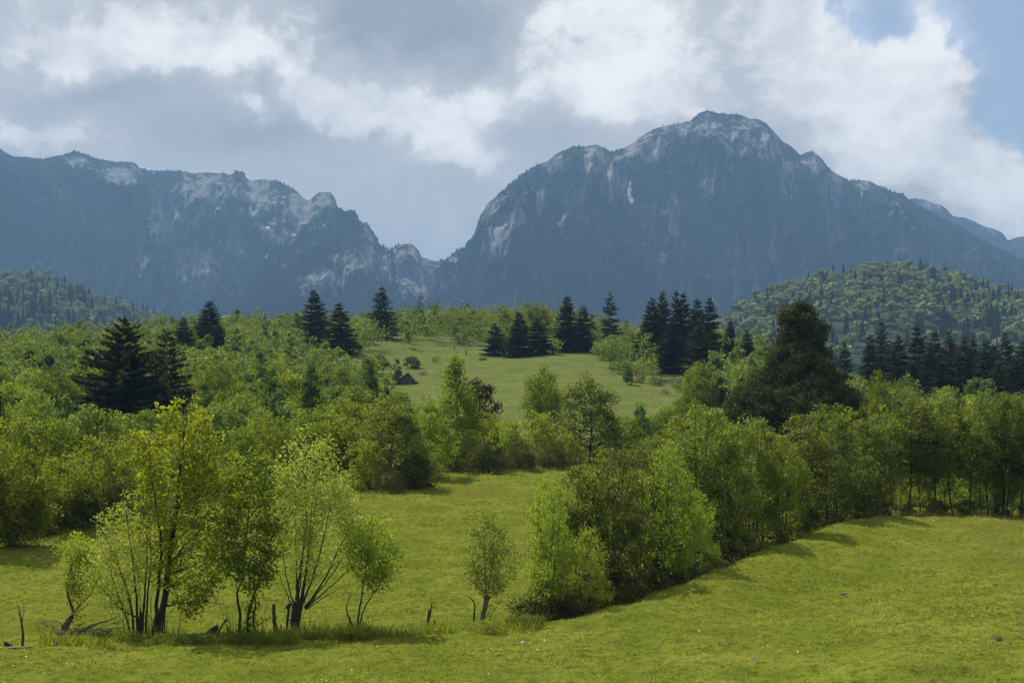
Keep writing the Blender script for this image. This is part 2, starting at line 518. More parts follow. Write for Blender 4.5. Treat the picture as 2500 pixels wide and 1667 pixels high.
def hground(x, y):
    x, y = np.asarray(x, float), np.asarray(y, float)
    r = np.hypot(x, y)
    th = np.clip(np.arctan2(x, y), -_TH, _TH)
    u = U0 + F * np.tan(th)
    Y = np.maximum(r * np.cos(th), 5.0)
    a = np.clip((u + 1500) / 25.0, 0, len(_us) - 1.001)
    b = np.clip((np.log(Y) - _ls[0]) / (_ls[1] - _ls[0]), 0, len(_ls) - 1.001)
    i, j = a.astype(int), b.astype(int)
    fa, fb = a - i, b - j
    z = (_T[i, j] * (1 - fa) + _T[i + 1, j] * fa) * (1 - fb) + (_T[i, j + 1] * (1 - fa) + _T[i + 1, j + 1] * fa) * fb
    k = np.clip((r - 8) / 20, 0, 1)
    z = z + k * (0.30 * fbm(x / 9, y / 9, 3, 3) + 0.25 * fbm(x / 1.9, y / 1.3, 4, 9, .6)) * np.clip(1.3 - r / 400, 0.5, 1)
    z = z + np.clip((r - 120) / 200, 0, 1) * 1.6 * fbm(x / 60, y / 60, 3, 5)
    return z + ZC


def gpoint(u, Y):
    x = (u - U0) / F * Y
    return Vector((x, Y, float(hground(x, Y))))


def y_on_ground(u, v, y0, y1):
    """distance at which the ground in bearing u shows at elevation row v"""
    Y = np.linspace(y0, y1, 400)
    z = hground((u - U0) / F * Y, Y) - ZC
    vv = HZ - F * z / Y
    return float(Y[np.argmin(np.abs(vv - v))])


def grid_faces(nr, nc, wrap=False):
    i = np.arange(nr - 1)[:, None]
    j = np.arange(nc if wrap else nc - 1)[None, :]
    j2 = (j + 1) % nc
    return np.stack([i * nc + j, i * nc + j2, (i + 1) * nc + j2, (i + 1) * nc + j], -1).reshape(-1, 4)


def build_ground():
    ud = np.arange(-350, 2851, 12.0)
    th = np.arctan((ud - U0) / F)
    lo, hi = th[0], th[-1]
    side = np.radians(np.arange(3, 360 - math.degrees(hi - lo), 4.0))
    th = np.concatenate([th, hi + side])
    r = np.concatenate([[0.4], np.geomspace(4, 26, 10), np.geomspace(26.3, 125, 260), np.geomspace(127, 700, 130), np.geomspace(730, 7000, 30)])
    rr, tt = np.meshgrid(r, th, indexing='ij')
    x, y = rr * np.sin(tt), rr * np.cos(tt)
    z = hground(x, y)
    V = np.stack([x, y, z], -1).reshape(-1, 3)
    Fq = grid_faces(len(r), len(th), True)
    nc = len(th)
    V = np.vstack([V, [[0, 0, float(z[0].mean())]]])
    c = len(V) - 1
    j = np.arange(nc)
    cap = np.stack([np.full(nc, c), (j + 1) % nc, j], -1)
    me = mk_mesh("ground", V, [Fq[:, ::-1], cap], M['ground'], True)
    tag(obj("ground", me), kind="structure")


build_ground()

# ------------------------------------------------------------------ mountains
SIL_L = [(-1200, 520), (-700, 430), (-300, 400), (0, 363), (27, 381), (96, 389), (151, 379), (183, 369), (207, 377), (234, 386), (276, 395), (319, 397), (335, 401),
         (338, 411), (356, 413), (361, 419), (383, 417), (444, 418), (473, 423), (510, 420), (547, 425), (566, 426), (574, 420), (595, 418), (600, 433), (611, 439),
         (643, 438), (678, 441), (696, 451), (723, 465), (741, 486), (755, 489), (763, 481), (781, 470), (808, 471), (818, 483), (825, 512), (845, 540), (880, 575), (920, 620),
         (1000, 690), (1200, 850)]
SIL_S = [(560, 860), (600, 700), (650, 640), (690, 600), (744, 560), (800, 528), (826, 514), (837, 515), (869, 519), (874, 534), (898, 550), (911, 563), (924, 587), (926, 600), (940, 606), (957, 610), (978, 597),
         (1007, 595), (1023, 611), (1028, 628), (1058, 636), (1084, 639), (1120, 655), (1200, 700), (1300, 800)]
SIL_R = [(880, 860), (960, 800), (1010, 730), (1040, 690), (1070, 660), (1089, 638), (1105, 619), (1137, 603), (1156, 577), (1165, 552), (1175, 520), (1191, 497), (1214, 478), (1242, 453), (1274, 427),
         (1306, 405), (1341, 392), (1357, 376), (1395, 360), (1434, 357), (1456, 353), (1475, 359), (1491, 372), (1510, 367), (1542, 351), (1574, 328), (1606, 312),
         (1638, 305), (1682, 298), (1708, 277), (1727, 269), (1759, 277), (1788, 279), (1810, 281), (1829, 291), (1848, 290), (1867, 300), (1890, 322), (1912, 348),
         (1931, 357), (1953, 379), (1969, 372), (1985, 370), (2004, 386), (2024, 411), (2046, 427), (2071, 441), (2116, 441), (2148, 453), (2180, 469), (2202, 472),
         (2218, 488), (2314, 540), (2400, 590), (2500, 640), (2700, 720), (3100, 820)]
SIL_B = [(2050, 640), (2150, 540), (2200, 492), (2234, 483), (2269, 493), (2301, 501), (2317, 517), (2323, 529), (2358, 532), (2403, 552), (2448, 568), (2460, 587), (2480, 580), (2500, 578),
         (2600, 600), (2900, 560), (3400, 600), (3900, 700)]
ROCKS = [(505, 465, 60, 45, 1), (298, 427, 60, 24, .8), (190, 395, 40, 16, .6), (404, 555, 42, 55, .85), (478, 640, 60, 45, .95), (627, 475, 55, 45, .8), (728, 512, 45, 55, 1), (670, 571, 60, 25, .9),
         (797, 492, 26, 22, 1), (898, 613, 22, 55, 1), (850, 640, 45, 40, .7), (1010, 650, 55, 55, 1.1), (1030, 700, 55, 30, .9), (797, 690, 80, 40, .55), (640, 440, 40, 12, .6), (350, 640, 14, 40, .5),
         (880, 540, 20, 20, .5), (720, 640, 40, 30, .4), (560, 600, 40, 30, .45), (935, 660, 30, 50, .6),
         (1210, 550, 30, 65, 1.05), (1190, 605, 14, 26, 1), (1105, 650, 14, 25, .9), (1275, 530, 38, 25, .8), (1318, 494, 12, 32, .9), (1357, 398, 32, 30, .85), (1453, 392, 32, 45, 1.1), (1490, 445, 36, 42, 1),
         (1574, 362, 55, 36, 1.0), (1530, 400, 30, 30, .8), (1650, 318, 60, 14, .7), (1727, 312, 40, 26, .7), (1720, 430, 18, 55, .9), (1645, 530, 16, 65, .9), (1370, 545, 14, 26, .8), (1803, 345, 50, 40, .8),
         (1880, 350, 36, 42, .75), (1925, 435, 28, 48, .8), (1990, 400, 26, 26, .7), (2040, 460, 18, 58, .75), (2122, 457, 45, 22, .6), (2190, 510, 30, 30, .45), (1830, 300, 40, 14, .6),
         (1240, 680, 20, 30, .3), (1620, 620, 10, 40, .5), (1700, 700, 30, 20, .3), (1570, 600, 10, 30, .35), (2280, 500, 40, 14, .7), (2420, 560, 40, 16, .5)]
SNOW = [(1537, 470, 6, 18), (1543, 490, 8, 9), (1540, 448, 4, 6), (716, 574, 6, 4), (720, 571, 3, 6), (655, 555, 6, 3), (646, 624, 8, 3), (648, 634, 4, 8), (700, 570, 4, 3)]
MTN = []


def mountain(name, label, sil, u0, u1, du, nrow, Yr, Yb, vb, seed, amp, jag=2.0, mat='rock'):
    us = np.arange(u0, u1 + .1, du)
    su = np.array(sil, float)
    vr = np.interp(us, su[:, 0], su[:, 1]) + jag * fbm(us / 14, us * 0, 3, seed)
    t = np.concatenate([np.linspace(0, 1, nrow) ** 0.9, [1.03, 1.12, 1.3, 1.7]])
    U, T = np.meshgrid(us, t, indexing='ij')
    yr = Yr(us)[:, None]; yb = Yb(us)[:, None]
    zr = ((HZ - vr) / F)[:, None] * yr
    zb = ((HZ - vb) / F) * yb
    wob = fbm(U / 160, T * 2.2, 3, seed + 40)
    tt = np.clip(T, 0, 1)
    g = 0.9 * tt + 0.1 * tt * tt + 0.06 * np.sin(tt * 9 + wob * 5) * np.sin(np.pi * tt)
    Y = yb + (yr - yb) * T
    Z = zb + (zr - zb) * g
    back = np.clip(T - 1, 0, 1)
    Z = Z - back * (zr - zb) * 0.9
    env = np.clip(1 - tt, 0, .22) / .22 * np.clip(tt / .1, 0, 1)
    wu = U + 40 * fbm(U / 90, T * 3, 2, seed + 3)
    but = ridged(wu / 120 + T * 0.7, T * 1.6 + U / 500, 5, seed + 11) - 0.5
    fin = ridged(wu / 34 - T * 0.5, T * 5, 4, seed + 21) - 0.5
    fin2 = fbm(U / 9, T * 16, 3, seed + 71, .6)
    Y = Y - env * amp * (1.5 * but + 0.36 * fin + .10 * fin2)
    X = (U - U0) / F * Y
    V = np.stack([X, Y, Z + ZC], -1)
    vv = HZ - F * Z / Y
    rock = np.zeros_like(vv)
    for (a, b, ra, rb, w) in ROCKS:
        rock = np.maximum(rock, w * np.exp(-(((U - a) / ra) ** 2 + ((vv - b) / rb) ** 2) ** 1.0))
    rock = rock * 1.05 + 0.14 * fin + 0.34 * fbm(U / 11, vv / 26, 4, seed + 55, .65)
    snow = np.zeros_like(vv)
    for (a, b, ra, rb) in SNOW:
        snow = np.maximum(snow, np.exp(-(((U - a + 5 * fbm(U / 6, vv / 6, 2, 4)) / ra) ** 2 + ((vv - b) / rb) ** 2)))
    Fq = grid_faces(len(us), len(t))
    me = mk_mesh(name, V.reshape(-1, 3), Fq, M[mat], True, {"rock": rock.ravel(), "snow": snow.ravel()})
    o = tag(obj(name, me), label, kind="structure")
    MTN.append((name, U, T, V, rock))
    return o


mountain("mountain", "jagged grey limestone ridge above forest, left of the gap", SIL_L, -1100, 1200, 4, 110,
         lambda u: 4700 + 250 * np.sin(u / 260.) - 0.15 * np.abs(u - 500), lambda u: 3900 + 0 * u, 800, 1, 260, 2.5)
mountain("mountain", "forested rocky spur with cliffs beside the gap, below the left ridge", SIL_S, 570, 1290, 4, 90,
         lambda u: 4150 + 120 * np.sin(u / 120.), lambda u: 3600 + 0 * u, 800, 31, 170, 2.0)
mountain("mountain", "broad grey peak with pale cliffs right of the gap", SIL_R, 890, 3000, 4, 130,
         lambda u: 4600 + 200 * np.sin(u / 310. + 1) - 0.25 * np.abs(u - 1750), lambda u: 3650 + 0 * u, 800, 61, 300, 2.2)
mountain("mountain", "paler farther ridge behind the right shoulder of the peak", SIL_B, 2060, 3800, 7, 40,
         lambda u: 6300 + 0 * u, lambda u: 5300 + 0 * u, 800, 91, 300, 2.0)


def cone_mass(P_, H, W, rng, sides=4):
    """many small conifer cones in one mesh"""
    n = len(P_)
    ang = rng.uniform(0, 6.28, (n, 1)) + np.arange(sides)[None] * 2 * np.pi / sides
    ring = np.stack([np.cos(ang) * W[:, None], np.sin(ang) * W[:, None], np.zeros_like(ang)], -1) + P_[:, None, :]
    ring[..., 2] += (H * 0.08)[:, None]
    top = P_ + np.stack([rng.normal(0, .05, n) * H, rng.normal(0, .05, n) * H, H], -1)
    V = np.concatenate([ring, top[:, None, :]], 1).reshape(-1, 3)
    b = np.arange(n)[:, None] * (sides + 1)
    j = np.arange(sides)[None]
    Fq = np.stack([b + j, b + (j + 1) % sides, b + sides + 0 * j], -1).reshape(-1, 3)
    rnd = np.repeat(rng.uniform(0, 1, n), sides + 1)
    return V, Fq, rnd


def mountain_wood():
    rng = np.random.default_rng(5)
    Vs, Fs, Rs, off = [], [], [], 0
    for (name, U, T, V, rock), cnt in zip(MTN, (12000, 6000, 16000, 2000)):
        nu, nt = U.shape
        i = rng.integers(0, nu - 1, cnt * 2)
        j = rng.integers(0, nt - 4, cnt * 2)
        extra = rng.random(cnt * 2) < 0.10
        j[extra] = nt - 5
        ok = (rock[i, j] < 0.30) & (U[i, j] > -350) & (U[i, j] < 2850)
        i, j = i[ok][:cnt], j[ok][:cnt]
        a, b = rng.random(len(i))[:, None], rng.random(len(i))[:, None]
        P_ = V[i, j] * (1 - a) * (1 - b) + V[i + 1, j] * a * (1 - b) + V[i, j + 1] * (1 - a) * b + V[i + 1, j + 1] * a * b
        z = P_[:, 2]
        H = rng.uniform(9, 19, len(i)) * np.clip(1.25 - z / 1500, .28, 1)
        v, f, r = cone_mass(P_, H, H * rng.uniform(.25, .4, len(i)), rng)
        Vs.append(v); Fs.append(f + off); Rs.append(r); off += len(v)
    me = mk_mesh("mountain_forest", np.concatenate(Vs), np.concatenate(Fs), M['far_needle'], False, {"rnd": np.concatenate(Rs)})
    tag(obj("mountain_forest", me), "dark conifer forest covering the mountain slopes", "forest", kind="stuff")


mountain_wood()

# ------------------------------------------------------------------ leaf and branch builders
def unit(a):
    return a / np.maximum(np.linalg.norm(a, axis=-1, keepdims=True), 1e-9)


def rhombs(p, a, w):
    """p start, a axis vector, w half-width vector -> one pointed leaf each"""
    n = len(p)
    V = np.stack([p, p + .45 * a + w, p + a, p + .45 * a - w], 1).reshape(-1, 3)
    return V, np.arange(n * 4).reshape(n, 4)


def leaf_cloud(rng, C, n_each, sig, L, W, droop=0.15, flat=0.75, crnd=None, up=0.0, orient=0.28, cen=None):
    n = len(C) * n_each
    ci = np.repeat(np.arange(len(C)), n_each)
    s = np.broadcast_to(np.asarray(sig, float), (len(C),))[ci][:, None]
    g = rng.normal(0, 1, (n, 3))
    g *= (np.minimum(np.linalg.norm(g, axis=1), 2.0) / np.maximum(np.linalg.norm(g, axis=1), 1e-6))[:, None]
    p = C[ci] + g * s * np.array([1, 1, flat])
    rad = unit(g + np.array([0, 0, .35])) if cen is None else unit(.7 * unit(p - cen[ci]) + .5 * unit(g))
    nrm = unit(rad * orient + unit(rng.normal(0, 1, (n, 3))) * (1 - orient))
    a = unit(rng.normal(0, 1, (n, 3)) + np.array([0, 0, up - droop]) * 2)
    a = unit(a - nrm * np.sum(a * nrm, axis=1, keepdims=True) * .85)
    b = unit(np.cross(a, nrm))
    ln = (L * rng.uniform(.65, 1.25, n))[:, None]
    V, Fq = rhombs(p - a * ln * .5, a * ln, b * ln * (W / L) * .5)
    if crnd is None:
        crnd = rng.random(len(C))
    r = np.clip(0.55 * crnd[ci] + 0.45 * rng.random(n), 0, 1)
    return V, Fq, np.repeat(r, 4)


def tube(path, rad, sides=5):
    path = np.asarray(path, float); rad = np.asarray(rad, float)
    n = len(path)
    t = unit(np.gradient(path, axis=0))
    ref = np.where(np.abs(t[:, 2:3]) > .9, np.array([[1., 0, 0]]), np.array([[0, 0, 1.]]))
    b = unit(np.cross(t, ref)); c = np.cross(t, b)
    a = np.arange(sides) * 2 * np.pi / sides
    V = path[:, None] + rad[:, None, None] * (np.cos(a)[None, :, None] * b[:, None] + np.sin(a)[None, :, None] * c[:, None])
    V = V.reshape(-1, 3)
    Fq = grid_faces(n, sides, True)
    V = np.vstack([V, path[-1:] + t[-1:] * rad[-1]])
    j = np.arange(sides)
    cap = np.stack([(n - 1) * sides + j, (n - 1) * sides + (j + 1) % sides, np.full(sides, n * sides)], -1)
    return V, Fq, cap


class Acc:
    def __init__(s):
        s.V, s.Q, s.T, s.R, s.n = [], [], [], [], 0

    def add(s, V, Q=None, T=None, rnd=None):
        s.V.append(V)
        if Q is not None and len(Q): s.Q.append(np.asarray(Q) + s.n)
        if T is not None and len(T): s.T.append(np.asarray(T) + s.n)
        s.R.append(np.full(len(V), .5) if rnd is None else rnd)
        s.n += len(V)

    def tube(s, path, rad, sides=5):
        V, Q, T = tube(path, rad, sides)
        s.add(V, Q, T)

    def mesh(s, name, mat, smooth=False):
        fl = []
        if s.Q: fl.append(np.concatenate(s.Q))
        if s.T: fl.append(np.concatenate(s.T))
        return mk_mesh(name, np.concatenate(s.V), fl, mat, smooth, {"rnd": np.concatenate(s.R)})


def smooth_path(pts, n, rng=None, wob=0.0):
    """Catmull-Rom through the points"""
    P_ = np.asarray(pts, float)
    P_ = np.vstack([2 * P_[0] - P_[1], P_, 2 * P_[-1] - P_[-2]])
    k = len(P_) - 3
    out = []
    for q in np.linspace(0, k - 1e-6, n):
        i = int(q); t = q - i
        p0, p1, p2, p3 = P_[i:i + 4]
        out.append(.5 * (2 * p1 + (p2 - p0) * t + (2 * p0 - 5 * p1 + 4 * p2 - p3) * t * t + (3 * p1 - p0 - 3 * p2 + p3) * t ** 3))
    out = np.array(out)
    if rng is not None and wob:
        e = rng.normal(0, wob, out.shape); e[0] = 0
        out = out + e
    return out


def prof_at(prof, h):
    p = np.array(prof, float)
    return np.interp(h, p[:, 0], p[:, 1])


def broadleaf(seed, H, prof, ncl, nleaf, L, W, sig, stems=None, tr=0.12, base=0.25, limbs=None, lmat='green', bmat='bark',
              lump=0.5, shell=0.2, offx=None, droop=.15, flat=.75, lsides=4, up=0.0, limb_r=.02, wpow=1.5):
    """a tree: stems, limbs reaching each leaf clump, leaf clumps inside an uneven envelope.
    prof: (height fraction, radius in m); offx: (height fraction, x offset, y offset)"""
    rng = np.random.default_rng(seed)
    hs = np.linspace(0, 1, 200)
    w = prof_at(prof, hs) ** wpow + 1e-6
    h = np.interp(rng.random(ncl), np.cumsum(w) / w.sum(), hs)
    h = np.clip(h + rng.normal(0, .006, ncl), 0, 1)
    ang = rng.uniform(0, 2 * np.pi, ncl)
    rad = prof_at(prof, h) * (1 - lump * .5 + lump * vnoise(ang * 1.3 + seed, h * 6 + seed, seed) * 1.1)
    rho = rad * np.sqrt(rng.uniform(shell, 1, ncl))
    C = np.stack([np.cos(ang) * rho, np.sin(ang) * rho, h * H], -1)
    if offx is not None:
        q = np.array(offx, float)
        C[:, 0] += np.interp(h, q[:, 0], q[:, 1])
        C[:, 1] += np.interp(h, q[:, 0], q[:, 2])
    wood = Acc()
    if stems is None:
        top = np.array([0, 0, .93 * H])
        if offx is not None: top[0] += q[-1, 1]; top[1] += q[-1, 2]
        stems = [([[0, 0, -.15], [rng.normal(0, .02) * H, rng.normal(0, .02) * H, .3 * H],
                   top * .65 + rng.normal(0, .015 * H, 3), top], tr, .012)]
    nodes = []
    for pts, r0, r1 in stems:
        pth = smooth_path(pts, 22, rng, .006 * H * .3)
        tt = np.linspace(0, 1, 22)
        rr = r0 + (r1 - r0) * tt ** .8
        rr[0] *= 1.35; rr[1] *= 1.12
        wood.tube(pth, rr, 7 if r0 > .07 else 5)
        for k in range(3, 22):
            nodes.append((*pth[k], rr[k]))
    nodes = np.array(nodes)
    order = np.arange(ncl) if limbs is None else rng.permutation(ncl)[:limbs]
    for i in order:
        c = C[i]
        dh = np.hypot(nodes[:, 0] - c[0], nodes[:, 1] - c[1])
        want = c[2] - .55 * dh
        cost = dh + 1.2 * np.abs(nodes[:, 2] - want) + np.where(nodes[:, 2] > c[2], 2.0, 0) + np.where(nodes[:, 2] < base * H * .6, 3.0, 0)
        nd = nodes[np.argmin(cost)]
        d = np.linalg.norm(nd[:3] - c)
        mid = (nd[:3] + c) / 2 + np.array([0, 0, -.08 * d]) + rng.normal(0, .06 * d, 3)
        pth = smooth_path([nd[:3], mid, c], 6)
        r = min(nd[3] * .75, limb_r * (.35 + d * .28))
        wood.tube(pth, np.linspace(r, r * .25, 6), lsides)
    lf = Acc()
    V, Q, rn = leaf_cloud(rng, C, nleaf, sig * rng.uniform(.7, 1.3, ncl), L, W, droop, flat, None, up)
    V[:, 2] = np.maximum(V[:, 2], .02 * H)
    lf.add(V, Q, None, rn)
    return wood.mesh("trunk", M[bmat], True), lf.mesh("crown", M[lmat])


def spruce(seed, H, Rb, nwh=26, nbr=7, ntw=9, lmat='needle', prof=None, rag=.2, tw=1.0, open_=0.0, start=.04, droop=1.0):
    rng = np.random.default_rng(seed)
    wood, lf = Acc(), Acc()
    wood.tube(smooth_path([[0, 0, -.2], [rng.normal(0, .006 * H), 0, .5 * H], [0, 0, H * .985]], 14),
              np.linspace(.016 * H, .01, 14), 6)
    ts = start + (1 - start) * (np.arange(nwh) + rng.uniform(-.75, .75, nwh)) / nwh
    ts = np.clip(ts, start * .8, .995)
    S, A, Wd, RR = [], [], [], []
    for t in ts:
        k = max(3, int(nbr * (1 - .35 * t)))
        a0 = rng.uniform(0, 6.28)
        R_ = (prof_at(prof, t) if prof else Rb * (1 - t) ** .66 * min(1, .72 + t * 2)) + .02 * Rb
        for b in range(k):
            if rng.random() < open_: continue
            az = a0 + b * 6.283 / k + rng.normal(0, .2)
            tw_ = t; t = float(np.clip(tw_ + rng.uniform(-.8, .8) / nwh, start * .6, .995))
            Lb = R_ * rng.uniform(1 - 1.7 * rag, 1 + .7 * rag)
            s = np.linspace(0, 1, 7)
            sag = droop * (.55 * (1 - t) + .12)
            zz = t * H + Lb * (.30 * s * t + .10 * s - sag * s ** 2 + .42 * sag * s ** 4 * 1.5)
            d = np.array([math.cos(az), math.sin(az)])
            pth = np.stack([d[0] * Lb * s, d[1] * Lb * s, zz], -1)
            if Lb > .12 * Rb:
                wood.tube(pth, np.linspace(max(.012, .011 * Lb), .006, 7), 3)
            nt = max(3, int(ntw * (.35 + .65 * Lb / Rb)))
            q = rng.uniform(.12, 1, nt) ** .8
            base = np.stack([np.interp(q, s, pth[:, k2]) for k2 in range(3)], -1)
            side = np.array([-d[1], d[0]])
            sg = rng.choice([-1, 1], nt)
            ln = (.16 * Lb + .055 * Rb) * (1.25 - .6 * q) * rng.uniform(.7, 1.3, nt) * tw + .06
            # side sprays
            dirn = np.stack([d[0] * .75 + side[0] * sg * .7, d[1] * .75 + side[1] * sg * .7, -.28 + rng.normal(0, .16, nt)], -1)
            dirn = unit(dirn) * ln[:, None]
            S.append(base); A.append(dirn)
            Wd.append(unit(np.cross(dirn, rng.normal(0, .4, (nt, 3)) + np.array([0, 0, 1.]))) * (ln * .30)[:, None])
            # hanging sprays
            dn = np.stack([rng.normal(0, .25, nt), rng.normal(0, .25, nt), -np.ones(nt)], -1) * (ln * .85)[:, None]
            S.append(base); A.append(dn)
            Wd.append(np.stack([d[0] + rng.normal(0, .3, nt), d[1] + rng.normal(0, .3, nt), rng.normal(0, .2, nt)], -1) * (ln * .26)[:, None])
            S.append(pth[-1:]); A.append(np.array([[d[0] * .8, d[1] * .8, .25]]) * ln.mean()); Wd.append(np.array([[-d[1], d[0], 0]]) * ln.mean() * .25)
            RR.append(np.full(2 * nt + 1, rng.random()))
            t = tw_
    # leader
    k = 8
    S.append(np.stack([np.zeros(k), np.zeros(k), np.linspace(.93, .99, k) * H], -1))
    A.append(np.stack([rng.normal(0, .02 * H, k), rng.normal(0, .02 * H, k), np.full(k, .03 * H)], -1))
    Wd.append(rng.normal(0, .004 * H, (k, 3)))
    RR.append(np.full(k, .5))
    S, A, Wd, RR = map(np.concatenate, (S, A, Wd, RR))
    V, Q = rhombs(S, A, Wd)
    rnd = np.clip(.5 * RR + .5 * rng.random(len(S)), 0, 1)
    lf.add(V, Q, None, np.repeat(rnd, 4))
    return wood.mesh("trunk", M['bark'], True), lf.mesh("crown", M[lmat])


def place(name, meshes, loc, label, cat="tree", group=None, scale=(1, 1, 1), rz=0.0, names=("trunk", "crown"), tilt=(0, 0)):
    e = obj(name, None, loc=loc)
    e.empty_display_size = .5
    e.rotation_euler = (tilt[0], tilt[1], rz)
    e.scale = scale
    for nm, me in zip(names, meshes):
        obj(nm, me, e)
    tag(e, label, cat, group)
    return e


def dims(me):
    c = np.empty(len(me.vertices) * 3, np.float32)
    me.vertices.foreach_get("co", c)
    c = c.reshape(-1, 3)
    return np.percentile(np.hypot(c[:, 0], c[:, 1]), 93) * 2, c[:, 2].max()


PROTO = {}


def proto(key, pair):
    w, h = dims(pair[1])
    PROTO[key] = (pair, w, h)


rp = random.Random(11)


def put(key, name, u, Y, vtop, wpx, label, cat="tree", group=None, sink=0.0, rz=None):
    """a copy of a kind standing on the ground in bearing u at distance Y, as tall and wide as seen"""
    pair, w, h = PROTO[key]
    p = gpoint(u, Y)
    Hh = (HZ - vtop) / F * Y + ZC - p.z + sink
    Wd = wpx / F * Y
    s = Wd / w
    return place(name, pair, (p.x, p.y, p.z - sink), label, cat, group, (s, s * rp.uniform(.92, 1.08), Hh / h), rp.uniform(0, 6.28) if rz is None else rz)


# ------------------------------------------------------------------ far wooded hills
def far_hill(name, sil, u0, u1, Yr, Yb, vb, seed, amp):
    us = np.arange(u0, u1 + .1, 10)
    su = np.array(sil, float)
    vr = np.interp(us, su[:, 0], su[:, 1])
    t = np.concatenate([np.linspace(0, 1, 40), [1.15, 1.4, 1.8, 2.4]])
    U, T = np.meshgrid(us, t, indexing='ij')
    zr = ((HZ - vr) / F * Yr)[:, None]
    zb = (HZ - vb) / F * Yb
    Y = Yb + (Yr - Yb) * T
    tt = np.clip(T, 0, 1)
    Z = zb + (zr - zb) * (tt ** .85) - np.clip(T - 1, 0, 2) * (zr - zb) * .7
    Z = Z + amp * fbm(U / 110, T * 4, 3, seed) * np.clip(tt * 4, 0, 1)
    X = (U - U0) / F * Y
    V = np.stack([X, Y, Z + ZC], -1)
    me = mk_mesh(name, V.reshape(-1, 3), grid_faces(len(us), len(t)), M['far_floor'], True)
    tag(obj(name, me), kind="structure")
    return U, T, V


m_, n_, l_ = mat_new("forest_floor")
d_ = n_.new("ShaderNodeBsdfDiffuse")
g_ = n_.new("ShaderNodeNewGeometry")
l_.new(mixc(n_, l_, rampf(n_, l_, noise(n_, l_, g_.outputs["Position"], .05, 5), .35, .65), (.018, .028, .014), (.05, .065, .028)), d_.inputs[0])
o_ = n_.new("ShaderNodeOutputMaterial"); l_.new(d_.outputs[0], o_.inputs[0])
M['far_floor'] = m_


def _ico():
    t = (1 + 5 ** .5) / 2
    v = [(-1, t, 0), (1, t, 0), (-1, -t, 0), (1, -t, 0), (0, -1, t), (0, 1, t), (0, -1, -t), (0, 1, -t), (t, 0, -1), (t, 0, 1), (-t, 0, -1), (-t, 0, 1)]
    f = [(0, 11, 5), (0, 5, 1), (0, 1, 7), (0, 7, 10), (0, 10, 11), (1, 5, 9), (5, 11, 4), (11, 10, 2), (10, 7, 6), (7, 1, 8), (3, 9, 4), (3, 4, 2), (3, 2, 6), (3, 6, 8), (3, 8, 9), (4, 9, 5), (2, 4, 11), (6, 2, 10), (8, 6, 7), (9, 8, 1)]
    v = [list(np.array(q) / np.linalg.norm(q)) for q in v]
    mid, out = {}, []

    def m(a, b):
        k = (min(a, b), max(a, b))
        if k not in mid:
            q = (np.array(v[a]) + np.array(v[b])) / 2
            v.append(list(q / np.linalg.norm(q))); mid[k] = len(v) - 1
        return mid[k]
    for a, b, c in f:
        x, y, z = m(a, b), m(b, c), m(c, a)
        out += [(a, x, z), (b, y, x), (c, z, y), (x, y, z)]
    v, out = np.array(v), np.array(out)
    out = out[v[out][:, :, 2].mean(1) > -.45]
    return v, out


ICO_V, ICO_F = _ico()


def dome_mass(P_, H, W, rng, k=8):
    """rounded broadleaf crowns seen from far: each a heap of rough leafy domes"""
    n = len(P_)
    a = rng.uniform(0, 6.28, (n, k)); hh = rng.uniform(.35, .72, (n, k)); hh[:, 0] = .68
    rr = W[:, None] * rng.uniform(.14, .42, (n, k)); rr[:, 0] *= .2
    C = (P_[:, None] + np.stack([np.cos(a) * rr, np.sin(a) * rr, hh * H[:, None]], -1)).reshape(-1, 3)
    r = (W[:, None] * rng.uniform(.12, .23, (n, k))).reshape(-1)
    m = len(ICO_V)
    jit = rng.uniform(.5, 1.4, (len(C), m))[..., None]
    V = C[:, None] + ICO_V[None] * r[:, None, None] * jit * np.array([1, 1, .85])
    Fq = (np.arange(len(C))[:, None, None] * m + ICO_F[None]).reshape(-1, 3)
    rnd = np.repeat(np.repeat(rng.random(n), k), m) * .6 + .4 * rng.random(len(C) * m)
    V = V.reshape(-1, 3)
    v2, f2, r2 = leaf_cloud(rng, C, 9, r * .75, 2.2, 1.7, 0, .85, None, 0, .8)
    f2 = f2 + len(V)
    return np.vstack([V, v2]), [Fq, f2], np.concatenate([rnd, r2])


def blob_tree_mass(P_, H, W, rng, nq, L):
    """many broadleaf crowns, each a lumpy cloud of leaf faces, in one mesh"""
    n = len(P_)
    ncl = 9
    a = rng.uniform(0, 6.28, (n, ncl)); hh = rng.uniform(.25, .95, (n, ncl))
    rr = W[:, None] * .5 * np.sqrt(np.clip(1 - ((hh - .5) / .55) ** 2, .05, 1)) * np.sqrt(rng.uniform(.2, 1, (n, ncl)))
    C = P_[:, None] + np.stack([np.cos(a) * rr, np.sin(a) * rr, hh * H[:, None]], -1)
    C = C.reshape(-1, 3)
    sig = np.repeat(W * .17, ncl)
    crnd = np.clip(np.repeat(rng.random(n), ncl) * .8 + .2 * rng.random(n * ncl), 0, 1)
    return leaf_cloud(rng, C, nq // ncl, sig, L, L * .8, .0, .7, crnd, 0.0, .6, np.repeat(P_ + np.stack([0 * H, 0 * H, H * .45], -1), ncl, axis=0))


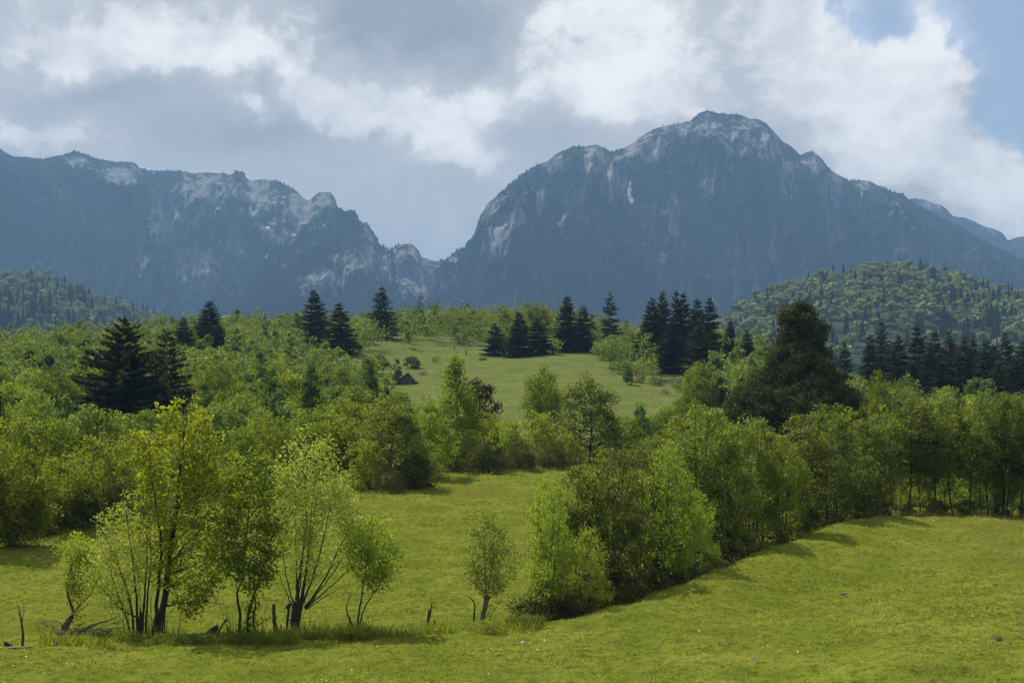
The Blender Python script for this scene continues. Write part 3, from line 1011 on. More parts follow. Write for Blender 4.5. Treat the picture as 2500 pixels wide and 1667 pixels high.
def far_wood(name, label, U, T, V, seed, n_b, n_c, mask, L, hb, hc, wdr=(.6, .95)):
    rng = np.random.default_rng(seed)
    nu, nt = U.shape

    def pts(cnt, bro):
        i = rng.integers(0, nu - 1, cnt); j = rng.integers(0, 41, cnt)
        a, b = rng.random(cnt)[:, None], rng.random(cnt)[:, None]
        p = V[i, j] * (1 - a) * (1 - b) + V[i + 1, j] * a * (1 - b) + V[i, j + 1] * (1 - a) * b + V[i + 1, j + 1] * a * b
        keep = rng.random(cnt) < mask(U[i, j], T[i, j], bro)
        return p[keep]
    pb = pts(n_b, True)
    H = rng.uniform(*hb, len(pb)); W = H * rng.uniform(*wdr, len(pb))
    v1, f1, r1 = dome_mass(pb, H, W, rng)
    pc = pts(n_c, False)
    Hc = rng.uniform(*hc, len(pc))
    Vs, Fs, Rs, off = [], [], [], 0
    for k in range(4):                                  # four stacked skirts for each conifer
        q = pc.copy(); q[:, 2] += Hc * .2 * k
        v, f, r = cone_mass(q, Hc * (.46 - .015 * k), Hc * (.19 - .038 * k), rng, 6)
        Vs.append(v); Fs.append(f + off); Rs.append(r); off += len(v)
    me = mk_mesh(name, v1, f1, M['far'], False, {"rnd": r1})
    tag(obj(name, me), label + ", pale spring broadleaf trees", "forest", kind="stuff")
    me = mk_mesh(name, np.concatenate(Vs), np.concatenate(Fs), M['far_needle'], False, {"rnd": np.concatenate(Rs)})
    tag(obj(name, me), label + ", dark spruces among them", "forest", kind="stuff")


SIL_D = [(-700, 600), (-300, 620), (0, 672), (100, 682), (200, 712), (300, 752), (400, 785), (470, 820), (560, 870), (700, 930)]
hd = far_hill("hill", SIL_D, -650, 700, 2200, 1500, 930, 201, 10)
SIL_E = [(1500, 880), (1620, 850), (1700, 815), (1760, 790), (1850, 735), (1950, 705), (2050, 678), (2150, 662), (2250, 672), (2350, 690), (2500, 715), (2700, 760), (3100, 820)]
he = far_hill("hill", SIL_E, 1510, 3050, 1750, 1150, 920, 231, 10)
far_wood("woodland", "wooded hill below the left mountain", *hd, 301, 1500, 1700,
         lambda u, t, b: (np.clip((t - .30) * 2.2, 0.05, .85) if b else np.clip(1.15 - t * .9, .25, 1)) * (u < 620), 2.9, (13, 23), (15, 27))
far_wood("woodland", "wooded hill below the right shoulder of the peak", *he, 331, 1500, 700,
         lambda u, t, b: (np.clip((t - .1) * 2, .2, .9) * np.clip(1.4 - (u - 1900) / 800, .35, 1) if b else np.clip(.25 + (u - 1700) / 900, .2, .8)), 2.4, (13, 21), (15, 25), (.75, 1.1))

# ------------------------------------------------------------------ hillside thickets
CLEARING = [(835, 870), (960, 856), (1080, 843), (1190, 848), (1300, 868), (1420, 872), (1500, 912), (1600, 942), (1800, 960), (1795, 1000),
            (1650, 1060), (1560, 1120), (1000, 1120), (950, 1005), (905, 972), (865, 938), (850, 905)]


def inside(u, v, poly):
    c = np.zeros(np.shape(u), bool)
    j = len(poly) - 1
    for i in range(len(poly)):
        (xi, yi), (xj, yj) = poly[i], poly[j]
        c ^= ((yi > v) != (yj > v)) & (u < (xj - xi) * (v - yi) / (yj - yi + 1e-9) + xi)
        j = i
    return c


for k in range(4):
    proto("bush%d" % k, broadleaf(500 + k, 4.6, [(0, 1.2), (.15, 2.3), (.4, 2.7), (.7, 2.1), (.9, 1.2), (1, .4)], 60, 32, .44, .30, .42,
                                  stems=[([[0, 0, -.2], [.3 * c, .3 * s, 1.5], [1.3 * c, 1.3 * s, 3.4]], .06, .015) for c, s in ((1, .2), (-.7, .8), (-.3, -1))],
                                  limbs=14, lmat='hill', lump=.8, base=.05))
for k in range(3):
    proto("round%d" % k, broadleaf(520 + k, 6.5, [(0, .3), (.12, 1.6), (.3, 2.6), (.55, 2.9), (.8, 2.1), (.95, 1.0), (1, .4)], 75, 32, .46, .32, .48,
                                   limbs=16, lmat='hill', lump=.8, base=.15, tr=.12))
for k in range(2):
    proto("slim%d" % k, broadleaf(540 + k, 7.0, [(0, .2), (.1, .9), (.3, 1.35), (.55, 1.15), (.8, .7), (1, .15)], 55, 30, .40, .26, .32,
                                  limbs=12, lmat='hill_dark', lump=.6, base=.1, tr=.09, bmat='bark_birch'))
for k in range(2):
    proto("darkbush%d" % k, broadleaf(560 + k, 4.0, [(0, 1.0), (.15, 1.9), (.45, 2.2), (.75, 1.5), (1, .4)], 55, 30, .42, .28, .36,
                                      stems=[([[0, 0, -.2], [.3 * c, .3 * s, 1.5], [1.0 * c, 1.0 * s, 3.0]], .05, .015) for c, s in ((1, .2), (-.7, .8), (-.3, -1))],
                                      limbs=12, lmat='hill_dark', lump=.8, base=.05))


SPR = [  # u, Y, v top, width px, label, proto
    (512, 340, 731, 62, "tall dark spruce left on the skyline, beside a pale round tree", 0),
    (447, 315, 772, 50, "dark spruce with broad top just right of the ragged brown spruce", 1),
    (532, 320, 790, 40, "short dark spruce leaning against the tall left skyline spruce", 2),
    (580, 330, 800, 30, "small dark spruce right of the tall left skyline spruce", 3),
    (637, 455, 773, 34, "small spruce top peeking alone over the left skyline scrub", 0),
    (772, 365, 704, 64, "leaning broad spruce, left of a close skyline pair", 1),
    (834, 335, 736, 64, "dark spruce, right of the close skyline pair above the shed", 2),
    (932, 395, 697, 56, "tall spruce standing alone on the skyline above the shed", 3),
    (1208, 345, 786, 46, "small conical spruce, leftmost of three on the clearing's upper edge", 3),
    (1266, 335, 758, 58, "tall spruce, middle of three on the clearing's upper edge", 0),
    (1315, 340, 775, 56, "spruce, rightmost of three on the clearing's upper edge", 2),
    (1382, 350, 718, 52, "tall narrow spruce, left of a skyline pair with a slim neighbour", 0),
    (1422, 352, 742, 46, "slim pointed spruce, right neighbour of the tall narrow one", 1),
    (1590, 325, 722, 60, "spruce at the left end of the dense spruce clump", 1),
    (1618, 330, 706, 52, "tall spruce second from the left in the dense clump", 0),
    (1648, 322, 706, 52, "tall spruce in the middle of the dense clump", 3),
    (1674, 328, 712, 50, "spruce fourth from the left in the dense clump", 2),
    (1702, 318, 725, 54, "spruce near the right of the dense clump", 0),
    (1728, 322, 722, 56, "spruce at the right end of the dense clump", 1),
    (1640, 292, 782, 66, "lower spruce standing in front of the dense clump, left", 2),
    (1704, 300, 790, 54, "lower spruce standing in front of the dense clump, right", 3),
    (1782, 340, 780, 34, "lone small spruce right of the dense clump", 0),
    (1826, 330, 803, 30, "small spruce top between the clump and the big bushy conifer", 1),
    (74, 290, 853, 40, "small dark spruce near the left edge of the hill", 3),
    (120, 265, 866, 52, "brownish spruce next to the small dark one at left", 1),
    (210, 320, 828, 44, "dark spruce behind scrub left of the ragged brown spruce", 0),
    (135, 225, 925, 60, "wide dark spruce low on the left slope", 2),
    (552, 215, 932, 38, "narrow dark spruce low in the left thicket", 1),
    (600, 205, 985, 34, "small dark spruce low in the thicket behind the foreground trees", 3),
    (700, 270, 922, 30, "small dark spruce in the middle of the left thicket", 0),
    (810, 275, 918, 34, "little dark spruce at the clearing's left edge", 2),
    (945, 180, 938, 40, "dark brownish young spruce in front of the shed", 1),
    (2120, 300, 810, 42, "slim dark spruce, left end of the right-hand row", 0),
    (2157, 330, 778, 44, "tall spruce, second in the right-hand row", 3),
    (2200, 290, 815, 52, "brownish spruce third in the right-hand row", 1),
    (2245, 310, 787, 56, "broad-topped spruce in the middle of the right-hand row", 2),
    (2282, 290, 800, 52, "spruce right of the broad-topped one in the row", 0),
    (2320, 300, 802, 46, "narrow spruce in the right-hand row before two peaks", 3),
    (2352, 280, 815, 52, "spruce below the two peaks of the right-hand row", 1),
    (2374, 310, 819, 44, "spruce sixth from the right edge in the row", 2),
    (2405, 285, 825, 54, "broad dark spruce near the right end of the row", 0),
    (2462, 290, 805, 52, "tall spruce with layered tip at the right edge", 3),
    (2500, 280, 830, 60, "spruce cut by the right edge of the view", 1),
    (2065, 340, 828, 30, "small spruce far back right of the bushy conifer", 2),
    (2440, 265, 880, 54, "low dark spruce in front of the right-hand row", 3),
    (2300, 265, 880, 54, "low spruce in front of the middle of the right-hand row", 2),
    (2230, 262, 880, 50, "low spruce in front of the left of the right-hand row", 0),
    (2178, 300, 830, 50, "spruce filling the gap after the second in the right-hand row", 1),
    (2265, 282, 840, 54, "lower brownish spruce under the broad-topped one", 3),
    (2335, 288, 845, 54, "lower spruce under the narrow one in the right-hand row", 0),
    (2430, 300, 838, 54, "spruce left of the tall layered one at the right edge", 2),
    (2478, 270, 870, 60, "low wide spruce in the corner under the right edge's tall one", 0),
]
OTHER_CLEAR = [(302, 160, 0, 250), (408, 175, 0, 110), (1955, 150, 0, 300), (1490, 385, 0, 62), (928, 290, 0, 60)]

_r0 = random.Random(20)
for k in range(2):
    proto("nbush%d" % k, broadleaf(580 + k, 4.6, [(0, 1.2), (.15, 2.3), (.4, 2.7), (.7, 2.1), (.9, 1.2), (1, .4)], 110, 60, .26, .18, .38,
                                   stems=[([[0, 0, -.2], [.3 * c, .3 * q, 1.5], [1.3 * c, 1.3 * q, 3.4]], .06, .015) for c, q in ((1, .2), (-.7, .8), (-.3, -1))],
                                   limbs=40, lmat='green', lump=.8, base=.05))
    proto("nround%d" % k, broadleaf(584 + k, 6.5, [(0, .3), (.12, 1.6), (.3, 2.6), (.55, 2.9), (.8, 2.1), (.95, 1.0), (1, .4)], 130, 60, .26, .18, .42,
                                    limbs=40, lmat='hill', lump=.8, base=.15, tr=.12))


def hillside():
    rng = np.random.default_rng(77)
    pts = []
    cell = 5.1
    for y in np.arange(98, 520, cell):
        for x in np.arange(-220, 260, cell):
            pts.append((x + rng.uniform(-.48, .48) * cell, y + rng.uniform(-.48, .48) * cell))
    p = np.array(pts)
    x, y = p[:, 0], p[:, 1]
    u = U0 + F * x / y
    z = hground(x, y)
    v = HZ - F * (z - ZC) / y
    ok = (u > -160) & (u < 2660) & ~inside(u, v, CLEARING)
    ok &= (vnoise(x / 14, y / 14, 4) > .18)
    ok &= (y > 132) | (u < 860) | (u > 1650)
    # keep to the side of the hill that faces the viewer
    for s in (.72, .8, .86, .9, .94, .97):
        zz = hground(x * s, y * s)
        ok &= (zz - ZC) / (y * s) < (z + 4.5 - ZC) / y
    ok &= ~((u > 1850) & (y > 330))
    for q in SPR + OTHER_CLEAR:                     # nothing grows right in front of the spruces
        ok &= ~((np.abs(u - q[0]) < q[3] * .55) & (y > q[1] * (.90 if q[1] > 300 else .84 if q[1] > 200 else .74)) & (y < q[1] + 2))
    p, u, v, z = p[ok], u[ok], v[ok], z[ok]
    y = p[:, 1]
    rank = np.argsort(y)
    zone_words = {
        'left': ("on the slope left of the clearing", "trees on the slope left of the clearing"),
        'top': ("along the skyline behind the clearing", "trees behind the clearing"),
        'right': ("on the slope right of the clearing", "trees right of the clearing"),
        'low': ("in the thicket below the clearing", "trees in the thicket below the clearing"),
        'east': ("below the dark spruces at the right edge", "trees at the right edge"),
    }
    kinds = [("bush", "broad pale green bush", 4, (3.2, 5.2), (4.2, 6.8), "bush", "shrub"),
             ("round", "round-headed tree", 3, (4.8, 7.2), (4.6, 6.4), "broadleaf_tree", "tree"),
             ("slim", "slender birch", 2, (4.5, 8.0), (1.9, 2.9), "birch_tree", "tree"),
             ("darkbush", "low dark green bush", 2, (2.4, 4.2), (3.0, 5.0), "bush", "shrub")]
    marks = {
        'left': [(70, "near the left edge"), (190, "left of the large ragged spruce"), (310, "behind the large ragged spruce"), (430, "right of the large ragged spruce"),
                 (530, "below the tall left skyline spruce"), (650, "between the left skyline spruce and the spruce pair"), (790, "below the skyline spruce pair"), (960, "near the shed's tree")],
        'low': [(60, "above the dark left-edge bush"), (200, "below the large ragged spruce's left side"), (340, "below the large ragged spruce"), (480, "behind the tallest foreground tree's top"),
                (600, "above the three-stemmed foreground tree"), (740, "behind the pollard willow's top"), (880, "left of the broad dark alder"), (1060, "behind the tall pointed birch"),
                (1300, "behind the leaning birch"), (1500, "right of the large rounded alder"), (1700, "left of the huge bushy conifer")],
        'top': [(880, "above the shed's big tree"), (990, "under the lone skyline spruce"), (1090, "right of the half-dead spruce"), (1180, "left of the three spruces"), (1290, "behind the three spruces")],
        'right': [(1390, "beside the slim skyline spruce pair"), (1470, "under the layered spruce"), (1560, "left of the dense spruce clump"), (1660, "at the foot of the dense spruce clump"), (1760, "right of the dense spruce clump")],
        'east': [(1900, "behind the huge bushy conifer"), (2080, "right of the huge bushy conifer"), (2200, "left below the right-hand spruce row"), (2330, "below the middle of the right-hand spruce row"), (2460, "in the corner at the right edge")],
    }
    rest = []
    count = {k[0]: 0 for k in kinds}
    for idx in rank:
        uu, vv, (px, py), pz = u[idx], v[idx], p[idx], z[idx]
        if uu > 1850: zn = 'east'
        elif py < 190: zn = 'low'
        elif vv < 865 and 820 < uu < 1330: zn = 'top'
        elif uu < 1100: zn = 'left'
        else: zn = 'right'
        pr = rng.random()
        k = 0 if pr < .38 else 1 if pr < .58 else 2 if pr < .84 else 3
        key, words, nv, hr, wr, nm, cat = kinds[k]
        Hh, Ww = rng.uniform(*hr), rng.uniform(*wr)
        if zn == 'east': Hh *= .75
        grow = np.clip(vnoise(px / 30, py / 30, 8) * 1.0 + .55, .6, 1.4)
        Hh *= grow; Ww *= grow ** .5
        if count[key] >= (150 if k == 0 else 90) or sum(count.values()) >= 300:
            rest.append((px, py, pz, Hh, Ww))
            continue
        count[key] += 1
        pk = key + str(rng.integers(0, nv))
        if py < 225 and k < 2:
            pk = "n" + key + str(rng.integers(0, 2))
        pair, w, h = PROTO[pk]
        where = min(marks[zn], key=lambda q: abs(q[0] - uu))[1]
        lo_, hi_ = {'low': (125, 158), 'east': (165, 215)}.get(zn, (215, 265))
        dep = "front" if py < lo_ else "middle" if py < hi_ else "back"
        size = "tall " if Hh > .5 * sum(hr) * 1.15 else "low " if Hh < .5 * sum(hr) * .85 else ""
        lab = size + words.replace("low ", "") + " " + where + ", " + dep + " rows"
        place(nm, pair, (px, py, pz - .1), lab, cat, zone_words[zn][1] + ": " + words,
              (Ww / w, Ww / w * rng.uniform(.9, 1.1), Hh / h), rng.uniform(0, 6.28))
    q = np.array(rest)
    v_, f_, r_ = blob_tree_mass(q[:, :3], q[:, 3], q[:, 4], rng, 216, .62)
    me = mk_mesh("thicket", v_, f_, M['hill'], False, {"rnd": r_})
    tag(obj("thicket", me), "dense mass of light green scrub covering the upper hillside", "scrub", kind="stuff")
    print("hillside", len(p), count, len(rest))


hillside()

# ------------------------------------------------------------------ spruces on the hill and beyond
for k in range(4):
    proto("spruce%d" % k, spruce(600 + k, 18, 3.3, 34, 10, 15, rag=.14 + .06 * k, tw=1.25, open_=.05 * k, droop=1.1 - .18 * k))
proto("spruce_dead", spruce(610, 13, 2.4, 24, 7, 8, lmat='needle_brown', rag=.3, open_=.3))
proto("spruce_layer", spruce(611, 14, 3.4, 16, 10, 18, rag=.12, tw=1.1))
HG = "dark spruces on the hill"
for (u, Y, vt, w, lab, k) in SPR:
    e_ = put("spruce%d" % k, "spruce_tree", u, Y, vt, w * (1.45 if u > 2000 else 1.28), lab, group=HG if Y > 250 else None, sink=.1)
    e_.rotation_euler.x, e_.rotation_euler.y = rp.uniform(-.045, .045), rp.uniform(-.045, .045)
put("spruce_layer", "spruce_tree", 1490, 385, 712, 58, "spruce with clearly layered drooping branches, alone on the skyline", group=HG, sink=.1)
put("spruce_dead", "spruce_tree", 1026, 430, 715, 42, "thin brownish half-dead spruce alone above the gap", group=HG, sink=.1)

# skyline broadleaf trees with a place of their own
put("round0", "broadleaf_tree", 572, 420, 760, 62, "pale yellow-green round tree right of the left skyline spruce", sink=.1)
put("slim1", "birch_tree", 722, 400, 757, 34, "slender pale birch left of the skyline spruce pair", sink=.1)
put("round1", "broadleaf_tree", 1312, 380, 733, 64, "tallest leafy tree on the skyline, behind the three spruces", sink=.1)
put("round2", "broadleaf_tree", 1086, 440, 768, 46, "round green tree on the skyline right of the half-dead spruce", sink=.1)
put("round0", "broadleaf_tree", 1148, 470, 752, 34, "left one of three small leafy crowns on the skyline", sink=.1)
put("round1", "broadleaf_tree", 1192, 470, 750, 30, "middle one of three small leafy crowns on the skyline", sink=.1)
put("round2", "broadleaf_tree", 1224, 470, 750, 30, "right one of three small leafy crowns on the skyline", sink=.1)
put("slim0", "birch_tree", 1444, 400, 762, 30, "pale leafy crown right of the slim pointed spruce", sink=.1)
put("slim0", "birch_tree", 1702, 215, 905, 62, "slender green birch at the clearing's lower right corner", sink=.1)
put("slim1", "birch_tree", 1534, 262, 885, 30, "small upright birch standing in the clearing's right side", sink=.1)
put("bush2", "bush", 1177, 330, 872, 22, "single round bush on the open clearing", "shrub", sink=.1)
put("round1", "broadleaf_tree", 2215, 215, 905, 62, "round pale green tree in front of the right-hand spruces", sink=.1)
put("slim1", "birch_tree", 2370, 205, 925, 60, "grey-green birch in front of the right-hand spruces", sink=.1)

# small trees, bushes and bits around the shed
proto("twiggy", broadleaf(575, 2.2, [(0, .6), (.3, 1.1), (.7, .9), (1, .4)], 40, 10, .20, .12, .25,
                          stems=[([[0, 0, -.1], [.2 * c, .2 * s, .8], [.7 * c, .7 * s, 1.8]], .03, .01) for c, s in ((1, .2), (-.7, .8), (-.3, -1), (.5, .9))],
                          limbs=40, lmat='purple', bmat='bark_grey', lump=.6, base=.05, limb_r=.03))
put("round2", "broadleaf_tree", 928, y_on_ground(928, 936, 240, 330), 858, 66, "old spreading tree with bare lower trunk left of the shed", sink=.1)
put("round0", "broadleaf_tree", 886, y_on_ground(886, 920, 240, 360), 889, 28, "small tree with short shadow left of the shed's big tree", sink=.1)
put("slim0", "broadleaf_tree", 969, y_on_ground(969, 938, 240, 330) - 1, 872, 26, "thin dark tree touching the shed's left side", sink=.1)
put("darkbush1", "bush", 1005, 305, 866, 44, "dark rounded bush at the clearing's top, above the shed", "shrub", sink=.1)
put("twiggy", "bush", 1064, y_on_ground(1064, 885, 300, 400), 868, 24, "grey leafless bush in mid clearing above the shed", "shrub", sink=.05)
put("twiggy", "bush", 1032, y_on_ground(1032, 914, 260, 340), 904, 24, "low brownish bush right behind the shed", "shrub", sink=.05)
put("twiggy", "bush", 1624, y_on_ground(1624, 962, 200, 320), 950, 26, "small grey bush alone near the clearing's right edge", "shrub", sink=.05)
put("twiggy", "bush", 1560, y_on_ground(1560, 935, 220, 340), 905, 40, "brown bush left of the birch on the clearing's right side", "shrub", sink=.05)
put("twiggy", "bush", 1605, y_on_ground(1605, 942, 220, 340), 912, 44, "wide brown bush under the clearing's right scrub edge", "shrub", sink=.05)
put("twiggy", "bush", 1650, y_on_ground(1650, 945, 220, 340), 915, 40, "brown bush at the right end of the clearing's scrub edge", "shrub", sink=.05)
put("twiggy", "bush", 815, y_on_ground(815, 880, 300, 400), 858, 40, "reddish brown bush beneath the right spruce of the skyline pair", "shrub", sink=.05)

# ------------------------------------------------------------------ shed
def board(acc, p, q, r, s, th):
    """a four-sided board between corners p q r s with thickness vector th"""
    a = np.array([p, q, r, s], float); b = a + np.array(th, float)
    V = np.vstack([a, b])
    Q = [[0, 1, 2, 3], [7, 6, 5, 4], [0, 4, 5, 1], [1, 5, 6, 2], [2, 6, 7, 3], [3, 7, 4, 0]]
    acc.add(V, np.array(Q))


def shed():
    Y = y_on_ground(995, 938, 240, 330)
    p = gpoint(993, Y)
    e = obj("shed", None, loc=(p.x, p.y, p.z - .05))
    tag(e, "small tumbledown dark wooden shed with steep roof on the clearing", "shed")
    rng = random.Random(3)
    x0, x1, ax, ah, eh, dep = -1.75, 1.55, .30, 2.5, 1.15, 4.2
    me = None
    for k in range(11):                                       # front boards, each its own piece
        xa = x0 + (x1 - x0) * k / 11; xb = x0 + (x1 - x0) * (k + .93) / 11
        top = eh + rng.uniform(-.05, .0)
        a = Acc(); board(a, (xa, 0, -.3), (xb, 0, -.3), (xb, 0, top), (xa, 0, top), (0, .04 + rng.uniform(0, .03), 0))
        obj("plank", a.mesh("plank", M['shed']), e)
    for k in range(7):                                        # gable boards
        xa = x0 + .05 + (x1 - x0 - .1) * k / 7; xb = x0 + .05 + (x1 - x0 - .1) * (k + .93) / 7
        f = lambda x: eh + .06 + (ah - eh - .1) * (1 - abs(x - ax) / ((ax - x0) if x < ax else (x1 - ax)))
        a = Acc(); board(a, (xa, .1, eh - .1), (xb, .1, eh - .1), (xb, .1, f(xb)), (xa, .1, f(xa)), (0, .04, 0))
        obj("gable_plank", a.mesh("gable_plank", M['shed']), e)
    for nm, xs in (("side_wall", x0), ("side_wall", x1)):
        a = Acc(); board(a, (xs, .12, -.4), (xs, dep, -.2), (xs, dep, eh), (xs, .12, eh), (.05 if xs < 0 else -.05, 0, 0))
        obj(nm, a.mesh(nm, M['shed']), e)
    a = Acc(); board(a, (x0, dep, -.2), (x1, dep, -.2), (x1, dep, eh), (x0, dep, eh), (0, -.04, 0))
    board(a, (x0, dep, eh + .003), (x1, dep, eh + .003), (ax + .03, dep, ah - .05), (ax - .03, dep, ah - .05), (0, -.04, 0))
    obj("back_wall", a.mesh("back_wall", M['shed']), e)
    # left roof slope, short; right slope sags down to the ground
    a = Acc(); board(a, (x0 - .25, -.25, eh - .18), (ax, -.25, ah), (ax, dep + .2, ah - .05), (x0 - .25, dep + .2, eh - .2), (-.03, 0, .07))
    rl = obj("roof", a.mesh("roof", M['shed_roof']), e)
    xs = np.array([ax, .95, 1.55, 2.0, 2.3, 2.45]); zs = np.array([ah, 1.95, 1.42, .95, .45, -.15])
    a = Acc()
    for k in range(5):
        board(a, (xs[k], -.25, zs[k]), (xs[k + 1], -.25, zs[k + 1]), (xs[k + 1], dep + .2, zs[k + 1]), (xs[k], dep + .2, zs[k]), (.03, 0, .06))
    obj("roof", a.mesh("roof", M['shed_roof']), e)
    a = Acc(); a.tube([[x0 - .1, -.12, eh + .14], [ax, -.14, eh + .03], [x1 + .05, -.12, eh - .06]], [.06, .06, .055], 6)
    obj("beam", a.mesh("beam", M['dead']), e)
    for x, lean in ((x0 - .7, .5), (x0 - .35, .3), (-1.0, .1)):
        a = Acc(); a.tube([[x, -.3, -.2], [x + lean, -.1, eh - .2]], [.06, .05], 5)
        obj("post", a.mesh("post", M['dead']), e)
    a = Acc()
    board(a, (x0 - .95, -.1, -.2), (x0 - .1, -.1, -.2), (x0 - .1, .1, eh * .8), (x0 - .8, .1, eh * .6), (0, .06, 0))
    obj("lean_to", a.mesh("lean_to", M['shed']), e)


M['shed'] = bark_mat("weathered_boards", (.035, .032, .030), (.120, .110, .10), 6)
M['shed_roof'] = bark_mat("old_roof", (.014, .013, .013), (.040, .036, .034), 5)
shed()
for (u, v, h, lab) in ((1109, 852, 1.2, "dark post on the clearing's top edge, left of the stump"), (1138, 866, 1.3, "dark broken stump at the clearing's top edge, right of the post")):
    Y = y_on_ground(u, v, 300, 420)
    p = gpoint(u, Y)
    a = Acc(); a.tube([[0, 0, -.1], [.03, 0, h * .5], [0, 0, h]], [.22, .16, .1], 6)
    tag(obj("stump", a.mesh("stump", M['dead_dark']), loc=p), lab, "stump")

# ------------------------------------------------------------------ hedge trees along the top of the near meadow
def ring_stems(n, H, spread, r, rng, top=.85, r1=.012, low=.0):
    out = []
    for k in range(n):
        a = k * 6.283 / n + rng.uniform(-.4, .4)
        c, s = math.cos(a), math.sin(a)
        q = spread * rng.uniform(.5, 1.1)
        out.append(([[.12 * c, .12 * s, -.15], [q * .3 * c, q * .3 * s, H * .3], [q * c, q * s, H * top * rng.uniform(.75, 1.05)]], r * rng.uniform(.7, 1.2), r1))
    return out


_r = random.Random(21)
for k in range(3):
    proto("hedge%d" % k, broadleaf(700 + k, 8.5, [(0, .8), (.08, 1.9), (.25, 2.8), (.5, 3.0), (.75, 2.2), (.92, 1.1), (1, .3)], 200, 40, .24, .16, .32,
                                   stems=ring_stems(4, 8.5, 1.6, .09, _r), limbs=110, lmat='green', lump=1.0, base=.1, limb_r=.03))
proto("hedge3", broadleaf(703, 6.0, [(0, 1.2), (.1, 2.2), (.35, 2.6), (.65, 2.1), (.9, 1.1), (1, .3)], 160, 40, .22, .15, .30,
                          stems=ring_stems(6, 6.0, 1.8, .06, _r), limbs=60, lmat='bright', lump=.75, base=.05, limb_r=.03))
proto("hedge4", broadleaf(704, 6.0, [(0, .8), (.1, 1.6), (.35, 2.4), (.65, 2.1), (.9, 1.2), (1, .3)], 160, 40, .22, .15, .30,
                          stems=ring_stems(6, 6.0, 1.8, .06, _r), limbs=60, lmat='yellow', lump=.75, base=.05, limb_r=.03))
proto("hedge5", broadleaf(705, 9.5, [(0, .4), (.08, 1.2), (.2, 2.6), (.4, 3.1), (.6, 2.9), (.8, 1.9), (.94, .9), (1, .3)], 240, 38, .24, .16, .31,
                          limbs=90, lmat='alder', lump=.7, base=.1, tr=.16, limb_r=.03))
proto("birch0", broadleaf(710, 11, [(0, .6), (.1, 1.2), (.25, 1.75), (.5, 1.55), (.72, 1.0), (.88, .55), (1, .12)], 170, 70, .22, .13, .36,
                          limbs=80, lmat='birch', bmat='bark_birch', lump=.6, base=.12, tr=.14, droop=.7, flat=1.1))
proto("birch1", broadleaf(711, 10, [(0, .3), (.2, .9), (.4, 1.6), (.65, 1.9), (.85, 1.3), (1, .3)], 160, 70, .22, .13, .36,
                          limbs=80, lmat='birch', bmat='bark_birch', lump=.7, base=.2, tr=.13, droop=.9, flat=1.2))
proto("purple", broadleaf(712, 6.5, [(0, .4), (.15, 1.2), (.4, 1.8), (.7, 1.7), (.9, 1.0), (1, .3)], 90, 50, .26, .18, .36,
                          limbs=50, lmat='purple', lump=.7, base=.15, tr=.1))
HEDGE = [
    ("hedge1", 90, 76, 985, 190, "tall yellow-green tree behind the bushes at the left edge"),
    ("hedge4", 20, 80, 1010, 170, "yellowish bush behind the dark bush at the left edge"),
    ("hedge0", 150, 67.5, 1100, 160, "grey-green rounded bush right of the dark left-edge bush"),
    ("hedge3", 232, 70, 1058, 150, "leafy bush below the ragged brown spruce"),
    ("hedge0", 305, 73, 1072, 150, "bush left of the big yellow-green foreground tree"),
    ("hedge2", 355, 76, 1120, 130, "low bush partly behind the foreground tree's left side"),
    ("hedge1", 440, 80, 1085, 160, "green tree hidden behind the big yellow-green foreground tree"),
    ("hedge4", 520, 80, 1120, 150, "bush behind the foreground tree's right side"),
    ("hedge2", 590, 86, 1040, 150, "hedge tree behind the three-stemmed foreground tree"),
    ("hedge0", 655, 92, 1005, 150, "hedge tree above the gap between the foreground trees"),
    ("hedge1", 720, 98, 1015, 150, "hedge tree behind the fan-shaped willow's left half"),
    ("hedge2", 790, 98, 985, 160, "hedge tree behind the fan-shaped willow's top"),
    ("hedge0", 865, 97, 970, 150, "hedge tree right behind the fan-shaped willow"),
    ("hedge3", 900, 90, 1070, 120, "lower bush at the meadow's edge right of the fan-shaped willow"),
    ("hedge5", 965, 92, 945, 170, "broad dark alder at the top of the meadow, left of the birch"),
    ("hedge2", 1045, 100, 960, 130, "hedge tree tucked left against the tall birch"),
    ("birch0", 1112, 110, 858, 118, "tall pointed birch with pale trunk at the top of the meadow"),
    ("purple", 1172, 150, 918, 84, "purple-brown leaved tree behind the tall birch"),
    ("hedge1", 1180, 118, 1000, 120, "green tree right of the tall birch"),
    ("hedge4", 1235, 116, 1020, 110, "bright low bush between the birch and the round bush"),
    ("hedge3", 1150, 109, 1060, 100, "low bush at the foot of the tall birch"),
    ("hedge3", 1318, 120, 1000, 120, "bright round bush at the middle of the meadow's top edge"),
    ("hedge5", 1438, 127, 903, 165, "large rounded alder at the right end of the meadow's top"),
    ("hedge2", 1385, 119, 1055, 100, "small tree at the left foot of the large rounded alder"),
    ("hedge0", 1520, 130, 1010, 100, "low tree at the right foot of the large rounded alder"),
    ("slim1", 1562, 140, 985, 52, "small pointed tree standing before the clearing, right of the alder"),
    ("hedge1", 1600, 120, 1060, 140, "tree behind the top of the right thicket"),
    ("hedge2", 2145, 112, 900, 130, "bright green tree right of the big bushy conifer"),
    ("hedge0", 2060, 116, 990, 120, "tree at the right foot of the big bushy conifer"),
    ("hedge3", 2250, 114, 985, 120, "bright second-row tree behind the thin-stemmed trees, left"),
    ("hedge3", 2390, 112, 965, 130, "bright second-row tree behind the thin-stemmed trees, right"),
    ("hedge4", 2495, 110, 965, 130, "yellow-green second-row tree at the right edge"),
    ("hedge2", 1840, 118, 1040, 140, "tree at the left foot of the big bushy conifer"),
    ("hedge3", 1740, 110, 1000, 120, "bright tree behind the dark alders in the hollow"),
]
